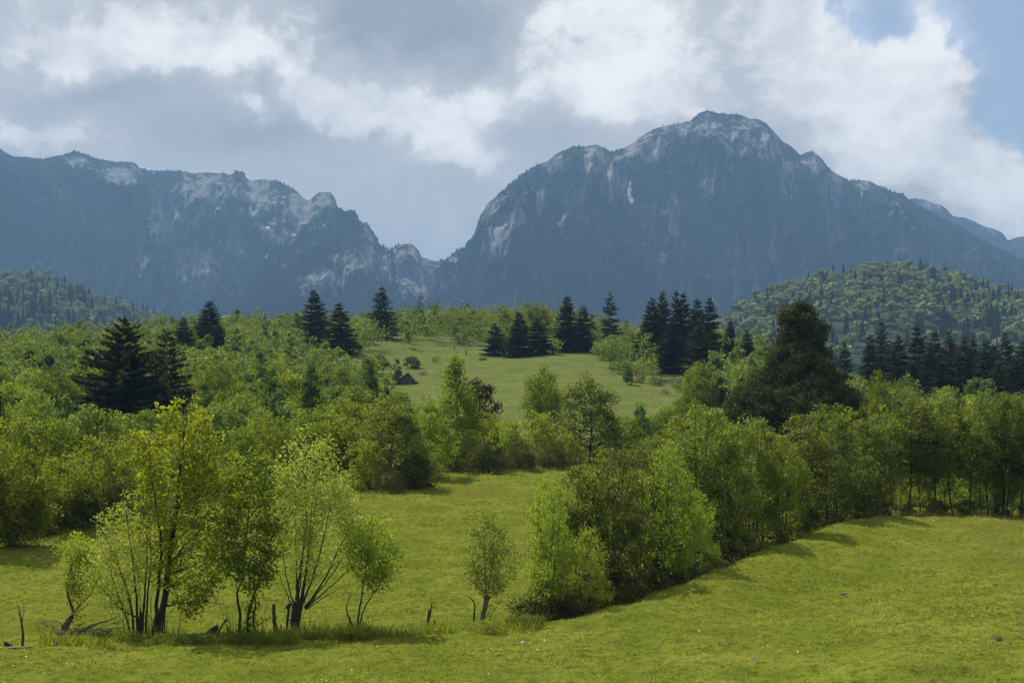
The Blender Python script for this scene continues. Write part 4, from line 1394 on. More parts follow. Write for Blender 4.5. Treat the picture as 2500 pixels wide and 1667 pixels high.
for (k, u, Y, vt, w, lab) in HEDGE:
    nm = "birch_tree" if k.startswith("birch") or k.startswith("slim") else "bush" if "bush" in lab.split(",")[0].split(" behind")[0] else "hedge_tree"
    put(k, nm, u, Y, vt, w, lab, "shrub" if nm == "bush" else "tree", "trees along the top of the near meadow", sink=.1)
b_ = put("birch1", "birch_tree", 1318, 150, 882, 100, "leaning birch with drooping foliage between the birch and the alder", "tree", "trees along the top of the near meadow", sink=.1)
b_.rotation_euler = (0, R(7), 1.0)

# the two old conifers that tower over the hedge
def own(name, pair, u, Y, label, rz=0.0, sink=.1, tilt=(0, 0), cat="tree", group=None):
    p = gpoint(u, Y)
    return place(name, pair, (p.x, p.y, p.z - sink), label, cat, group, (1, 1, 1), rz, tilt=tilt)


def h_at(u, Y, vt):
    return (HZ - vt) / F * Y + ZC - gpoint(u, Y).z


Hs = h_at(300, 160, 775)
own("spruce_tree", spruce(800, Hs, 6.8, 34, 9, 26, lmat='needle_brown', rag=.34, open_=.12, tw=.8, droop=.55,
                          prof=[(0, 7.2), (.15, 8.2), (.3, 7.2), (.5, 5.2), (.68, 3.5), (.8, 2.2), (.9, 1.3), (1, .2)]), 302, 160,
    "large ragged brownish spruce with upswept branch tips left of centre")
Hs2 = h_at(408, 175, 803)
own("spruce_tree", spruce(801, Hs2, 4.2, 30, 8, 20, lmat='needle_brown', rag=.34, open_=.2, tw=.85, droop=.6), 408, 175,
    "thinner brownish spruce close to the right of the large ragged one")
Hc = h_at(1955, 150, 745)
own("conifer_tree", broadleaf(810, Hc, [(0, 6.4), (.1, 8.0), (.2, 8.0), (.33, 7.2), (.48, 5.7), (.58, 4.2), (.68, 2.8), (.8, 2.45), (.9, 2.5), (.96, 2.2), (1, 1.2)],
                              1250, 50, .62, .15, .42, limbs=60, lmat='conifer', lump=.4, base=.1, tr=.3, up=.6, shell=.35, wpow=1.15,
                              stems=[([[0, 0, -.3], [.2, 0, Hc * .5], [0, 0, Hc * .94]], .34, .03)] + ring_stems(5, Hc * .55, 3.8, .14, _r)), 1955, 150,
    "huge dense dark conifer with broad skirt and blunt columnar top")

# ------------------------------------------------------------------ thicket in the hollow behind the right mound
for k in range(3):
    proto("alder%d" % k, broadleaf(720 + k, 7.6, [(0, .05), (.12, .3), (.26, 1.4), (.5, 2.2), (.75, 1.85), (.9, 1.1), (1, .3)], 270, 36, .155, .105, .21,
                                   stems=ring_stems(8, 7.6, 1.5, .07, _r, .92), limbs=170, lmat='alder', lump=1.0, base=.15, limb_r=.022))
for k in range(2):
    proto("willow%d" % k, broadleaf(730 + k, 6.0, [(0, .1), (.1, .5), (.25, 1.35), (.5, 1.8), (.75, 1.55), (.92, .8), (1, .3)], 250, 38, .15, .07, .19,
                                    stems=ring_stems(6, 6.0, 1.1, .06, _r, .92), limbs=150, lmat='bright', lump=1.0, base=.12, limb_r=.02, up=.1))
for k in range(3):
    proto("thin%d" % k, broadleaf(740 + k, 8.0, [(0, .05), (.18, .12), (.3, .7), (.5, 1.4), (.68, 1.55), (.86, 1.1), (1, .3)], 190, 28, .155, .105, .21,
                                  limbs=150, lmat='alder', lump=.8, base=.2, tr=.085, limb_r=.02))
proto("under0", broadleaf(750, 2.4, [(0, .9), (.2, 1.3), (.6, 1.2), (1, .4)], 110, 60, .12, .08, .22, stems=ring_stems(7, 2.4, .9, .025, _r), limbs=70, bmat='dead_dark',
                          lmat='under', lump=.8, base=.05, limb_r=.015))
proto("under1", broadleaf(751, 1.8, [(0, .8), (.2, 1.1), (.6, 1.0), (1, .4)], 80, 22, .11, .07, .20, stems=ring_stems(9, 1.8, .9, .02, _r), limbs=80,
                          lmat='under', bmat='dead_dark', lump=.8, base=.05, limb_r=.018))
GT = "trees in the hollow behind the mound"
THICK = [
    ("willow0", 1343, 47.2, 1148, 140, "slim bright willow at the left end of the right thicket"),
    ("willow1", 1440, 47.6, 1285, 130, "low bright willow in front of the right thicket's left end"),
    ("alder0", 1492, 51.5, 1085, 200, "many-stemmed tree with open twigs left in the right thicket"),
    ("alder1", 1400, 52, 1120, 150, "tree half hidden behind the slim bright willow"),
    ("willow1", 1618, 54, 1072, 180, "sunlit yellow-green willow in the middle of the right thicket"),
    ("alder2", 1558, 56, 1082, 190, "tree between the open-twigged tree and the yellow-green willow"),
    ("willow0", 1700, 57.5, 1180, 130, "low yellow-green willow at the thicket's front, right of the tall one"),
    ("alder0", 1700, 63, 985, 240, "tall dark alder rising in the middle of the right thicket"),
    ("alder1", 1775, 62, 1060, 170, "dark alder right of the thicket's tallest alder"),
    ("alder2", 1830, 68, 1010, 190, "alder behind the pale willow on the thicket's right"),
    ("willow1", 1912, 67, 1055, 140, "pale green willow with rounded head right in the thicket"),
    ("alder1", 1860, 72, 1020, 150, "alder peeking out left of the pale rounded willow"),
    ("alder0", 1972, 74.5, 1005, 190, "dark alder right of the pale rounded willow"),
    ("alder2", 2030, 77, 978, 200, "dark rounded alder below the big bushy conifer"),
    ("alder1", 2095, 81, 1015, 160, "dark alder where the mound's crest meets the trees"),
    ("thin0", 2143, 82, 985, 120, "slim tree at the left end of the thin-stemmed row"),
    ("thin1", 2212, 82.5, 962, 120, "thin-stemmed tree second in the row on the mound's crest"),
    ("thin2", 2247, 84, 985, 100, "thinner tree between two straight trunks on the crest"),
    ("thin0", 2277, 82, 955, 130, "tree with the strongest straight trunk on the mound's crest"),
    ("thin1", 2330, 84, 960, 110, "slender tree right of the strongest trunk on the crest"),
    ("thin2", 2368, 82.5, 950, 120, "straight dark-trunked tree in the right part of the crest row"),
    ("thin0", 2415, 84, 945, 110, "slender tree near the right edge, left of the clump"),
    ("alder1", 2452, 83.5, 955, 130, "clump of thin stems near the right edge of the crest row"),
    ("thin1", 2490, 83, 960, 110, "slim tree at the right edge of the crest row"),
    ("thin2", 2173, 88, 1040, 70, "young thin tree just left of the second crest-row trunk"),
    ("thin1", 2196, 91, 1075, 60, "spindly sapling left of the second crest-row trunk"),
    ("thin0", 2262, 87, 1050, 60, "spindly sapling left of the strongest straight trunk"),
    ("thin2", 2308, 90, 1030, 80, "young tree right behind the strongest straight trunk"),
    ("thin1", 2392, 88, 1045, 70, "young tree right of the straight dark-trunked tree"),
    ("alder0", 2435, 90, 1000, 110, "many-stemmed young tree left of the right-edge clump"),
    ("thin0", 2472, 87, 1060, 60, "spindly sapling right of the right-edge clump"),
    ("alder2", 2540, 84, 950, 150, "tree cut by the right edge of the crest row"),
]
for (k, u, Y, vt, w, lab) in THICK:
    e_ = put(k, "willow_tree" if k.startswith("willow") else "alder_tree", u, Y, vt, w, lab, "tree", GT, sink=.1)
    e_.rotation_euler.x, e_.rotation_euler.y = rp.uniform(-.07, .07), rp.uniform(-.08, .08)
ru = random.Random(9)
ORD = ["first", "second", "third", "fourth", "fifth", "sixth", "seventh", "eighth", "ninth", "tenth", "eleventh", "twelfth", "thirteenth", "fourteenth", "fifteenth", "sixteenth", "seventeenth", "eighteenth", "nineteenth", "twentieth"]
GU = "undergrowth bushes at the foot of the thicket"
for i, u in enumerate(range(1345, 2140, 46)):
    Y = float(np.interp(u, [1330, 1500, 1700, 1900, 2000, 2100, 2200], [47, 50.5, 57.5, 68, 74.5, 81, 83])) + ru.uniform(-.4, 1.6)
    p = gpoint(u, Y)
    pair, w, h = PROTO["under%d" % (i % 2)]
    s = ru.uniform(.7, 1.15)
    place("undergrowth_bush", pair, (p.x, p.y, p.z - .05), "low dark tangled bush at the right thicket's foot, %s from its left end" % ORD[i], "shrub", GU, (s, s, s * ru.uniform(.7, 1.0)), ru.uniform(0, 6.28))
for i, u in enumerate(range(2140, 2520, 75)):
    p = gpoint(u, 85 + ru.uniform(-.5, 3))
    pair, w, h = PROTO["under0"]
    s = ru.uniform(.45, .7)
    place("undergrowth_bush", pair, (p.x, p.y, p.z - .05), "low bush between the crest row's thin trunks, %s from the left" % ORD[i], "shrub", "bushes under the crest row", (s, s, s), ru.uniform(0, 6.28))

for i, (u, Y, s) in enumerate(((2165, 97, .8), (2232, 99, .9), (2300, 98, 1.0), (2345, 100, .8), (2400, 97, .9), (2470, 99, .9))):
    p = gpoint(u, Y)
    pair, w, h = PROTO["hedge3"]
    place("bush", pair, (p.x, p.y, p.z - .05), "sunlit yellow-green bush behind the crest row's thin trunks, %s from the left" % ORD[i], "shrub", "bushes behind the crest row", (.5 * s, .5 * s, .42 * s), ru.uniform(0, 6.28))

# dark many-stemmed willow at the left edge
pl = gpoint(28, 62)
own("willow_tree", broadleaf(820, h_at(28, 62, 1085), [(0, .35), (.08, .7), (.25, 1.4), (.5, 1.9), (.75, 1.7), (.92, .9), (1, .3)], 260, 72, .15, .08, .28,
                             stems=ring_stems(12, h_at(28, 62, 1085), 1.7, .05, _r, .9), limbs=150, lmat='green', lump=.6, base=.2, limb_r=.02), 28, 62,
    "dark bush of many upright stems at the left edge of the meadow")
for i, (u, Y, s, k) in enumerate(((95, 65.5, .8, 1), (195, 67.5, .9, 0), (255, 68.5, .9, 1), (310, 69, .8, 0), (960, 87.5, .9, 1), (1010, 91, 1.0, 0), (1060, 96, .9, 1), (1180, 104, 1.0, 0), (1230, 107.5, .9, 1), (1270, 109.5, 1., 0), (1350, 111, .9, 0), (1400, 112, 1, 1))):
    p = gpoint(u, Y)
    place("undergrowth_bush", PROTO["under%d" % k][0], (p.x, p.y, p.z - .05), "low dark bush in the hedge's shade along the meadow's top, %s from the left" % ORD[i], "shrub", "bushes under the hedge", (s, s, s), ru.uniform(0, 6.28))

# ------------------------------------------------------------------ foreground trees, each its own
YF = 42.0
MP = YF / F                      # metres per photo pixel at the foreground row


def fg(u0, vb, pts, dy=None):
    """photo points (u, v) of a stem -> local metres about the base"""
    n = len(pts)
    d = dy if isinstance(dy, (list, tuple)) else np.linspace(0, dy or 0, n)
    return [[(u - u0) * MP, d[i], (vb - v) * MP] for i, (u, v) in enumerate(pts)]


def fbase(u, v, lo=34, hi=50):
    return y_on_ground(u, v, lo, hi)


def shoots(n, w, hmin, hmax, seed):
    r_ = random.Random(seed)
    out = []
    for k in range(n):
        x, y, h = r_.uniform(-w, w), r_.uniform(-.4, .4), r_.uniform(hmin, hmax)
        d = r_.uniform(-.45, .45) + x * .5
        out.append(([[x, y, -.1], [x + d * .3 + r_.uniform(-.08, .08), y, h * .5], [x + d, y + r_.uniform(-.3, .3), h]], r_.uniform(.008, .018), .004))
    return out


# the big yellow-green tree
u0, vb = 388, 1552
Y3 = fbase(u0, vb, 36, 46)
MP = Y3 / F
H3 = (vb - 958) * MP
own("broadleaf_tree", broadleaf(900, H3, [(.10, .1), (.16, .6), (.26, 1.2), (.42, 1.45), (.6, 1.6), (.76, 1.6), (.85, 1.3), (.93, .75), (1, .25)], 430, 27, .125, .085, .17,
                                stems=[(fg(u0, vb, [(388, 1562), (404, 1420), (425, 1250), (440, 1100), (452, 985)], .3), .15, .015),
                                       (fg(u0, vb, [(375, 1560), (388, 1440), (398, 1330), (385, 1200), (372, 1090)], -.5), .085, .012),
                                       (fg(u0, vb, [(430, 1240), (465, 1150), (500, 1050)], [.1, .4, .7]), .05, .012),
                                       (fg(u0, vb, [(408, 1470), (450, 1462), (520, 1458), (560, 1462)], [0, -.2, -.5, -.8]), .035, .008),
                                       (fg(u0, vb, [(415, 1370), (470, 1310), (540, 1260)], [0, -.4, -.9]), .04, .01)] + shoots(8, .5, .6, 1.7, 1),
                                limbs=300, lmat='yellow', lump=1.05, base=.12, limb_r=.02,
                                offx=[(0, .9, 0), (.2, 1.15, 0), (.42, .85, 0), (.6, .72, .1), (.85, .8, .2), (1, .85, .3)]), u0, Y3,
    "tallest foreground tree, yellow-green with a thick dark trunk")
# many-stemmed willow left of it
u0, vb = 335, 1553
Yq = fbase(u0, vb, 36, 46); MP = Yq / F
own("willow_tree", broadleaf(901, (vb - 1195) * MP, [(.2, .15), (.28, .7), (.45, 1.0), (.65, 1.05), (.85, .75), (1, .2)], 210, 28, .10, .05, .18,
                             stems=[(fg(u0, vb, p, d), r, .008) for p, d, r in (
                                 ([(330, 1562), (318, 1450), (285, 1350), (250, 1270)], -.4, .05), ([(335, 1562), (330, 1440), (315, 1330), (300, 1230)], .3, .06),
                                 ([(345, 1562), (350, 1440), (352, 1340), (345, 1230)], .5, .06), ([(355, 1562), (362, 1450), (372, 1350), (368, 1250)], -.3, .05),
                                 ([(338, 1500), (300, 1480), (265, 1440), (230, 1400)], -.3, .03), ([(325, 1562), (300, 1480), (270, 1400), (262, 1330)], .2, .04),
                                 ([(340, 1562), (342, 1500), (340, 1470)], .1, .13))] + shoots(18, .7, .6, 2.2, 2),
                             limbs=130, lmat='willow', lump=.7, base=.2, limb_r=.015, offx=[(0, -.5, 0), (.5, -.6, 0), (1, -.35, 0)]), u0, Yq,
    "many-stemmed pale willow left of the tallest foreground tree")
# leaning tree with dead foot at the left
u0, vb = 152, 1538
Yq = fbase(u0, vb, 36, 46); MP = Yq / F
own("willow_tree", broadleaf(902, (vb - 1300) * MP, [(.3, .1), (.45, .35), (.7, .6), (.88, .55), (1, .2)], 90, 40, .10, .055, .17,
                             stems=[(fg(u0, vb, [(148, 1548), (160, 1512), (178, 1488), (163, 1440), (168, 1395), (182, 1335)], .1), .10, .012),
                                    (fg(u0, vb, [(178, 1488), (196, 1470), (220, 1440), (235, 1400)], .2), .03, .006),
                                    (fg(u0, vb, [(176, 1490), (205, 1478), (228, 1455)], -.2), .025, .006),
                                    (fg(u0, vb, [(165, 1505), (190, 1470), (205, 1445)], .3), .02, .005)],
                             limbs=60, lmat='bright', bmat='dead_dark', lump=.7, base=.3, limb_r=.012, offx=[(0, .5, 0), (.6, .55, 0), (1, .4, 0)]), u0, Yq,
    "crooked leaning small tree with a broken foot at the far left")
# three-stemmed dark tree
u0, vb = 600, 1556
Yq = fbase(u0, vb, 36, 46); MP = Yq / F
own("broadleaf_tree", broadleaf(903, (vb - 1085) * MP, [(.24, .15), (.3, .8), (.45, 1.05), (.65, 1.0), (.82, .8), (.94, .5), (1, .2)], 260, 23, .12, .08, .16,
                                stems=[(fg(u0, vb, [(584, 1566), (584, 1490), (576, 1440), (588, 1400), (600, 1270), (610, 1130)], .4), .062, .012),
                                       (fg(u0, vb, [(606, 1566), (606, 1500), (620, 1450), (640, 1400), (668, 1300)], -.3), .062, .01),
                                       (fg(u0, vb, [(628, 1566), (618, 1500), (622, 1470), (618, 1400), (625, 1280)], .2), .05, .01)] + shoots(16, .6, .5, 1.6, 3),
                                limbs=150, lmat='green', lump=.65, base=.25, limb_r=.018, offx=[(0, .2, 0), (.5, .2, 0), (1, .15, .1)]), u0, Yq,
    "dark green tree on three crooked thin stems between the two largest foreground trees")
# pollard willow
u0, vb = 720, 1552
Yq = fbase(u0, vb, 36, 46); MP = Yq / F
fan = [([(735, 1470), (745, 1400), (755, 1280), (772, 1090)], .2, .05), ([(725, 1465), (735, 1380), (752, 1250), (745, 1130)], -.5, .06), ([(722, 1465), (720, 1360), (712, 1200)], .6, .035),
       ([(715, 1468), (700, 1390), (685, 1290)], -.4, .03), ([(745, 1475), (790, 1410), (840, 1310), (880, 1225)], -.2, .045), ([(745, 1478), (800, 1430), (850, 1385), (890, 1350)], .4, .03),
       ([(740, 1465), (775, 1360), (800, 1240), (820, 1140)], .5, .04), ([(712, 1470), (690, 1420), (668, 1370)], .2, .02), ([(745, 1480), (800, 1445), (860, 1410)], -.5, .02),
       ([(735, 1462), (760, 1330), (785, 1180)], -.8, .035), ([(728, 1462), (735, 1330), (725, 1180)], .9, .03), ([(748, 1478), (810, 1390), (870, 1300)], .7, .03)]
own("willow_tree", broadleaf(904, (vb - 1040) * MP, [(.24, .1), (.34, .9), (.48, 1.45), (.62, 1.5), (.75, 1.25), (.88, .8), (1, .25)], 380, 30, .11, .05, .19,
                             stems=[(fg(u0, vb, [(718, 1566), (720, 1520), (728, 1462)], .0), .15, .19)] + [(fg(u0, vb, p, [0.0] + list(np.linspace(0, d, len(p))[1:])), r, .008) for p, d, r in fan] + shoots(12, .6, .4, 1.5, 4),
                             limbs=220, lmat='willow', lump=.7, base=.25, limb_r=.015, up=.1, offx=[(0, .5, 0), (.35, .85, 0), (.6, .75, 0), (.85, .55, 0), (1, .45, 0)]), u0, Yq,
    "pale pollard willow with thick short trunk and fan of stems in the foreground")
# small willow right of it
u0, vb = 866, 1543
Yq = fbase(u0, vb, 36, 46); MP = Yq / F
own("willow_tree", broadleaf(905, (vb - 1252) * MP, [(.36, .1), (.45, .55), (.62, .75), (.8, .7), (.93, .4), (1, .15)], 160, 26, .10, .055, .15,
                             stems=[(fg(u0, vb, [(868, 1553), (858, 1515), (848, 1490), (846, 1472), (856, 1440)], .1), .05, .01),
                                    (fg(u0, vb, [(868, 1553), (878, 1480), (888, 1420), (905, 1310)], -.2), .05, .01),
                                    (fg(u0, vb, [(872, 1553), (884, 1490), (905, 1450), (932, 1410), (945, 1340)], .2), .035, .008)],
                             limbs=90, lmat='bright', lump=.7, base=.35, limb_r=.014, offx=[(0, .5, 0), (.6, .65, 0), (1, .6, 0)]), u0, Yq,
    "small bright willow with V-shaped stems right of the pollard willow")
# lone small willow in the middle
u0, vb = 1176, 1527
Yq = fbase(u0, vb, 36, 47); MP = Yq / F
own("willow_tree", broadleaf(906, (vb - 1228) * MP, [(.26, .15), (.4, .75), (.58, .88), (.75, .75), (.9, .45), (1, .15)], 200, 28, .10, .05, .16,
                             stems=[(fg(u0, vb, [(1174, 1540), (1178, 1500), (1188, 1458)], 0.0), .085, .09)] +
                             [(fg(u0, vb, p, d), r, .006) for p, d, r in (([(1188, 1460), (1184, 1380), (1182, 1260)], .2, .045), ([(1187, 1460), (1168, 1400), (1145, 1330)], -.3, .025),
                                                                          ([(1190, 1458), (1215, 1400), (1240, 1340)], .3, .03), ([(1190, 1460), (1225, 1420), (1268, 1385)], -.2, .02),
                                                                          ([(1189, 1458), (1200, 1370), (1208, 1290)], -.4, .025), ([(1186, 1462), (1160, 1420), (1135, 1390)], .3, .018))],
                             limbs=120, lmat='willow', bmat='bark_grey', lump=.7, base=.28, limb_r=.012, up=.1, offx=[(0, .2, 0), (.3, .3, 0), (.5, .25, 0), (1, .1, 0)]), u0, Yq,
    "lone small pale willow with crooked trunk in the middle of the meadow")

# ------------------------------------------------------------------ dead wood, stumps and sticks in the foreground
def wood_obj(name, u0, vb, tubes, label, cat, mat='dead_dark', lo=34, hi=50, parts=None):
    Y = fbase(u0, vb, lo, hi)
    global MP
    MP = Y / F
    p = gpoint(u0, Y)
    a = Acc()
    for pts, d, r0, r1 in tubes:
        q = smooth_path(fg(u0, vb, pts, d), 10, np.random.default_rng(int(u0 + len(pts))), .008)
        a.tube(q, np.linspace(r0, r1, 10), 6)
    o = obj(name, a.mesh(name, M[mat], True), loc=(p.x, p.y, p.z))
    return tag(o, label, cat)


wood_obj("snag", 1048, 1541, [([(1043, 1552), (1046, 1515), (1052, 1490), (1055, 1468)], .05, .085, .012), ([(1054, 1552), (1058, 1528), (1062, 1512)], -.05, .06, .03),
                              ([(1046, 1516), (1047, 1495), (1046, 1490)], 0, .05, .03), ([(1040, 1550), (1050, 1545), (1060, 1550)], -.1, .09, .07)],
         "jagged black broken snag standing alone in the meadow", "snag")
wood_obj("stump", 520, 1556, [([(498, 1562), (512, 1545), (526, 1532)], .1, .16, .10), ([(522, 1562), (538, 1535), (554, 1508)], -.1, .035, .025), ([(512, 1560), (522, 1535), (529, 1524)], 0, .045, .03), ([(548, 1516), (556, 1512)], 0, .03, .015)],
         "splintered leaning stump with poles sticking out, between the foreground trees", "stump")
wood_obj("stump", 676, 1550, [([(678, 1562), (670, 1520), (668, 1476)], .0, .085, .055), ([(682, 1558), (686, 1540), (684, 1525)], .1, .04, .02)],
         "tall narrow dark stump left of the pollard willow", "stump")
wood_obj("stump", 699, 1546, [([(697, 1556), (702, 1510), (706, 1482)], .0, .05, .045), ([(700, 1484), (708, 1474)], 0, .09, .07)],
         "thin stump with a knob at its top touching the pollard willow", "stump")
wood_obj("stick", 438, 1560, [([(437, 1565), (438, 1530), (440, 1500)], 0, .022, .018)], "thin grey upright stick right of the tallest foreground tree", "stick", 'dead')
wood_obj("log", 45, 1583, [([(8, 1583), (45, 1579), (82, 1577)], -.2, .05, .035)], "pale fallen log lying at the left edge", "log", 'dead', 30, 46)
wood_obj("log", 22, 1577, [([(12, 1569), (22, 1576), (33, 1578)], .1, .06, .04)], "short dark log end beside the pale log", "log", 'dead_dark', 30, 46)
rb = random.Random(5)
br = [([(170, 1552), (200, 1538), (240, 1522), (275, 1510)], .4, .06, .012), ([(140, 1560), (155, 1540), (178, 1500)], .1, .12, .05), ([(130, 1556), (150, 1545), (172, 1546)], -.2, .11, .07), ([(150, 1558), (165, 1550), (185, 1552)], -.4, .07, .05)]
for i in range(26):
    a0 = rb.uniform(150, 250)
    ln = rb.uniform(40, 95)
    an = rb.uniform(-.25, .6)
    z0 = rb.uniform(1535, 1552)
    br.append(([(a0, z0), (a0 + ln * .5 * math.cos(an), z0 - ln * .5 * math.sin(an) - rb.uniform(0, 8)), (a0 + ln * math.cos(an), z0 - ln * math.sin(an) * .8)],
               rb.uniform(-.8, .8), .014, .004))
for i in range(10):
    a0 = rb.uniform(120, 170)
    br.append(([(a0, 1548), (a0 - rb.uniform(5, 30), 1548 - rb.uniform(5, 35)), (a0 - rb.uniform(20, 70), 1548 - rb.uniform(10, 45))], rb.uniform(-.5, .5), .012, .004))
wood_obj("fallen_branch", 175, 1556, br, "tangle of fallen bare branches beside the crooked leaning tree", "branch", 'dead_dark')
wood_obj("sapling", 56, 1578, [([(56, 1584), (55, 1545), (50, 1505), (46, 1480)], 0, .05, .012), ([(52, 1525), (44, 1490), (32, 1462)], .2, .015, .004), ([(53, 1520), (60, 1490), (58, 1465)], -.1, .012, .004),
                               ([(51, 1510), (42, 1495), (38, 1478)], .1, .01, .003)], "bare leafless sapling near the pale log", "sapling", 'dead_dark', 30, 46)
wood_obj("stick", 780, 1545, [([(762, 1548), (770, 1536), (780, 1531), (792, 1536), (801, 1548)], 0, .018, .012)], "arched dead twig in the grass right of the pollard willow", "stick")
wood_obj("snag", 1156, 1523, [([(1155, 1535), (1157, 1500), (1159, 1475), (1150, 1462), (1135, 1450)], .1, .05, .008), ([(1150, 1530), (1156, 1520), (1162, 1530)], 0, .07, .05)],
         "thin crooked dead stem left of the lone small willow", "snag")
wood_obj("snag", 1297, 1508, [([(1297, 1518), (1299, 1490), (1304, 1468), (1313, 1452)], .1, .045, .012), ([(1299, 1490), (1294, 1475)], 0, .025, .01)],
         "dead forked stem left of the right thicket", "snag", lo=36, hi=47)
wood_obj("snag", 1338, 1508, [([(1338, 1518), (1340, 1485), (1342, 1462)], .1, .05, .02), ([(1333, 1518), (1332, 1500), (1336, 1490)], 0, .02, .01)],
         "short dead stem against the right thicket's left end", "snag", lo=36, hi=47)
wood_obj("snag", 1272, 1520, [([(1270, 1526), (1273, 1508), (1278, 1500)], .0, .03, .01), ([(1273, 1510), (1264, 1502)], .0, .015, .006), ([(1274, 1508), (1284, 1502)], .0, .015, .006)],
         "tiny forked dead twig between the lone willow and the right thicket", "snag", lo=36, hi=47)
wood_obj("stick", 2080, 1446, [([(2052, 1449), (2080, 1447), (2112, 1444)], .3, .03, .02)], "grey stick lying on the mound's slope", "stick", 'dead', 36, 72)

# weeds and low bushes along the bank
proto("weed", broadleaf(760, .7, [(0, .3), (.3, .5), (.7, .45), (1, .2)], 50, 40, .075, .03, .12, stems=ring_stems(6, .7, .3, .008, _r, r1=.004), limbs=40, lmat='green', lump=.8, base=.02, up=.3, limb_r=.006))
rw = random.Random(31)
for i, (u, v, s) in enumerate(((150, 1566, .8), (205, 1564, .7), (260, 1560, .8), (318, 1562, .8), (400, 1564, .8), (452, 1566, .9), (500, 1566, .8), (590, 1566, .9),
                               (640, 1566, .8), (700, 1565, .8), (770, 1560, .9), (830, 1556, .8), (880, 1552, 1.0), (1045, 1548, .8), (1093, 1530, .7), (1150, 1535, .9), (1200, 1545, 1.0), (1245, 1535, .8), (1290, 1522, 1.1), (1325, 1518, .9))):
    Y = fbase(u, v, 32, 48)
    p = gpoint(u + rw.uniform(-6, 6), Y)
    wh = "along the bank under the foreground trees" if u < 950 else "along the bank around the lone small willow"
    place("weed", PROTO["weed"][0], (p.x, p.y, p.z - .03), "knee-high leafy weed clump " + wh + ", %s from the left" % ORD[i if u < 950 else i - 13], "plant", "weeds " + wh, (s, s, s * rw.uniform(.35, .7)), rw.uniform(0, 6.28), ("stem", "foliage"))

# ------------------------------------------------------------------ stones and molehills
def lump(name, u, v, wpx, hfrac, mat, label, cat, lo=28, hi=80, seed=0):
    Y = y_on_ground(u, v, lo, hi)
    p = gpoint(u, Y)
    R0 = wpx / F * Y / 2
    nr, na = 7, 18
    r = np.linspace(0, 1, nr)[:, None]; a = np.arange(na)[None] * 6.283 / na
    rad = R0 * r * (1 + .35 * fbm(np.cos(a) * 1.2 + seed, np.sin(a) * 1.2, 3, seed))
    x, y = rad * np.cos(a), rad * np.sin(a) * 1.2
    h = R0 * hfrac * (1 - r ** 2) * (1 + .6 * fbm(x / R0 * 2.5 + seed, y / R0 * 2.5, 3, seed + 5))
    z = hground(p.x + x, p.y + y) - p.z + h - .02 - .03 * r
    V = np.stack([x, y, z], -1).reshape(-1, 3)
    o = obj(name, mk_mesh(name, V, grid_faces(nr, na, True), M[mat], True), loc=p)
    return tag(o, label, cat)


MOLE = [(2312, 1463, 26, 'soil_pale', "pale earth mound beside the darkest molehill on the mound"), (2332, 1487, 22, 'soil', "small dark cone-shaped molehill on the right mound"),
        (2428, 1429, 20, 'soil', "dark molehill high near the right edge"), (2494, 1423, 22, 'soil_pale', "pale molehill cut by the right edge"),
        (2488, 1496, 40, 'soil_pale', "wide pale reddish molehill at the right edge"), (2457, 1542, 20, 'soil_pale', "flat pale molehill low at the right"),
        (2438, 1558, 30, 'soil', "flat brown molehill below the flat pale one"), (2172, 1487, 30, 'soil_pale', "long pale bare patch left of the cone-shaped molehill"),
        (2278, 1661, 30, 'soil', "brown molehill at the bottom edge on the right"), (1841, 1605, 26, 'soil_pale', "pale molehill at the mound's lower left foot"),
        (2376, 1339, 16, 'soil', "little dark molehill near the mound's crest"), (2334, 1421, 22, 'soil', "faint brown bare patch midway up the mound"),
        (1709, 1541, 8, 'soil_pale', "tiny pale molehill left on the meadow's rise"), (2130, 1345, 22, 'soil_pale', "small bare patch below the crest"),
        (1060, 1478, 12, 'soil_pale', "small pale bare patch on the meadow behind the snag"), (783, 1494, 14, 'soil_pale', "small reddish bare patch behind the pollard willow")]
for i, (u, v, w, m, lab) in enumerate(MOLE):
    lump("molehill", u, v, w, .42, m, lab, "molehill", seed=i * 7 + 1, lo=28, hi=75)


def stone(u, v, wpx, label, seed):
    Y = y_on_ground(u, v, 28, 50)
    p = gpoint(u, Y)
    r0 = wpx / F * Y / 2
    th = np.linspace(0, np.pi, 9)[:, None]; a = np.arange(12)[None] * 6.283 / 12
    k = r0 * (1 + .35 * fbm(np.cos(a) * np.sin(th) * 1.5 + seed, np.sin(a) + np.cos(th) * 1.5, 3, seed))
    V = np.stack([k * np.sin(th) * np.cos(a), k * np.sin(th) * np.sin(a), k * np.cos(th) * .9 + r0 * .5], -1).reshape(-1, 3)
    tag(obj("stone", mk_mesh("stone", V, grid_faces(9, 12, True)[:, ::-1], M['stone'], False), loc=p), label, "stone")


stone(1276, 1571, 9, "small white stone lying alone in the open grass", 3)
stone(1014, 1537, 6, "small white stone left of the black snag", 8)

# ------------------------------------------------------------------ grass and flowers
M['grass'] = leaf_mat("grass_blade", (.116, .148, .016), (.230, .250, .034), .58, (1.25, 1.2, .5), .02, .0)


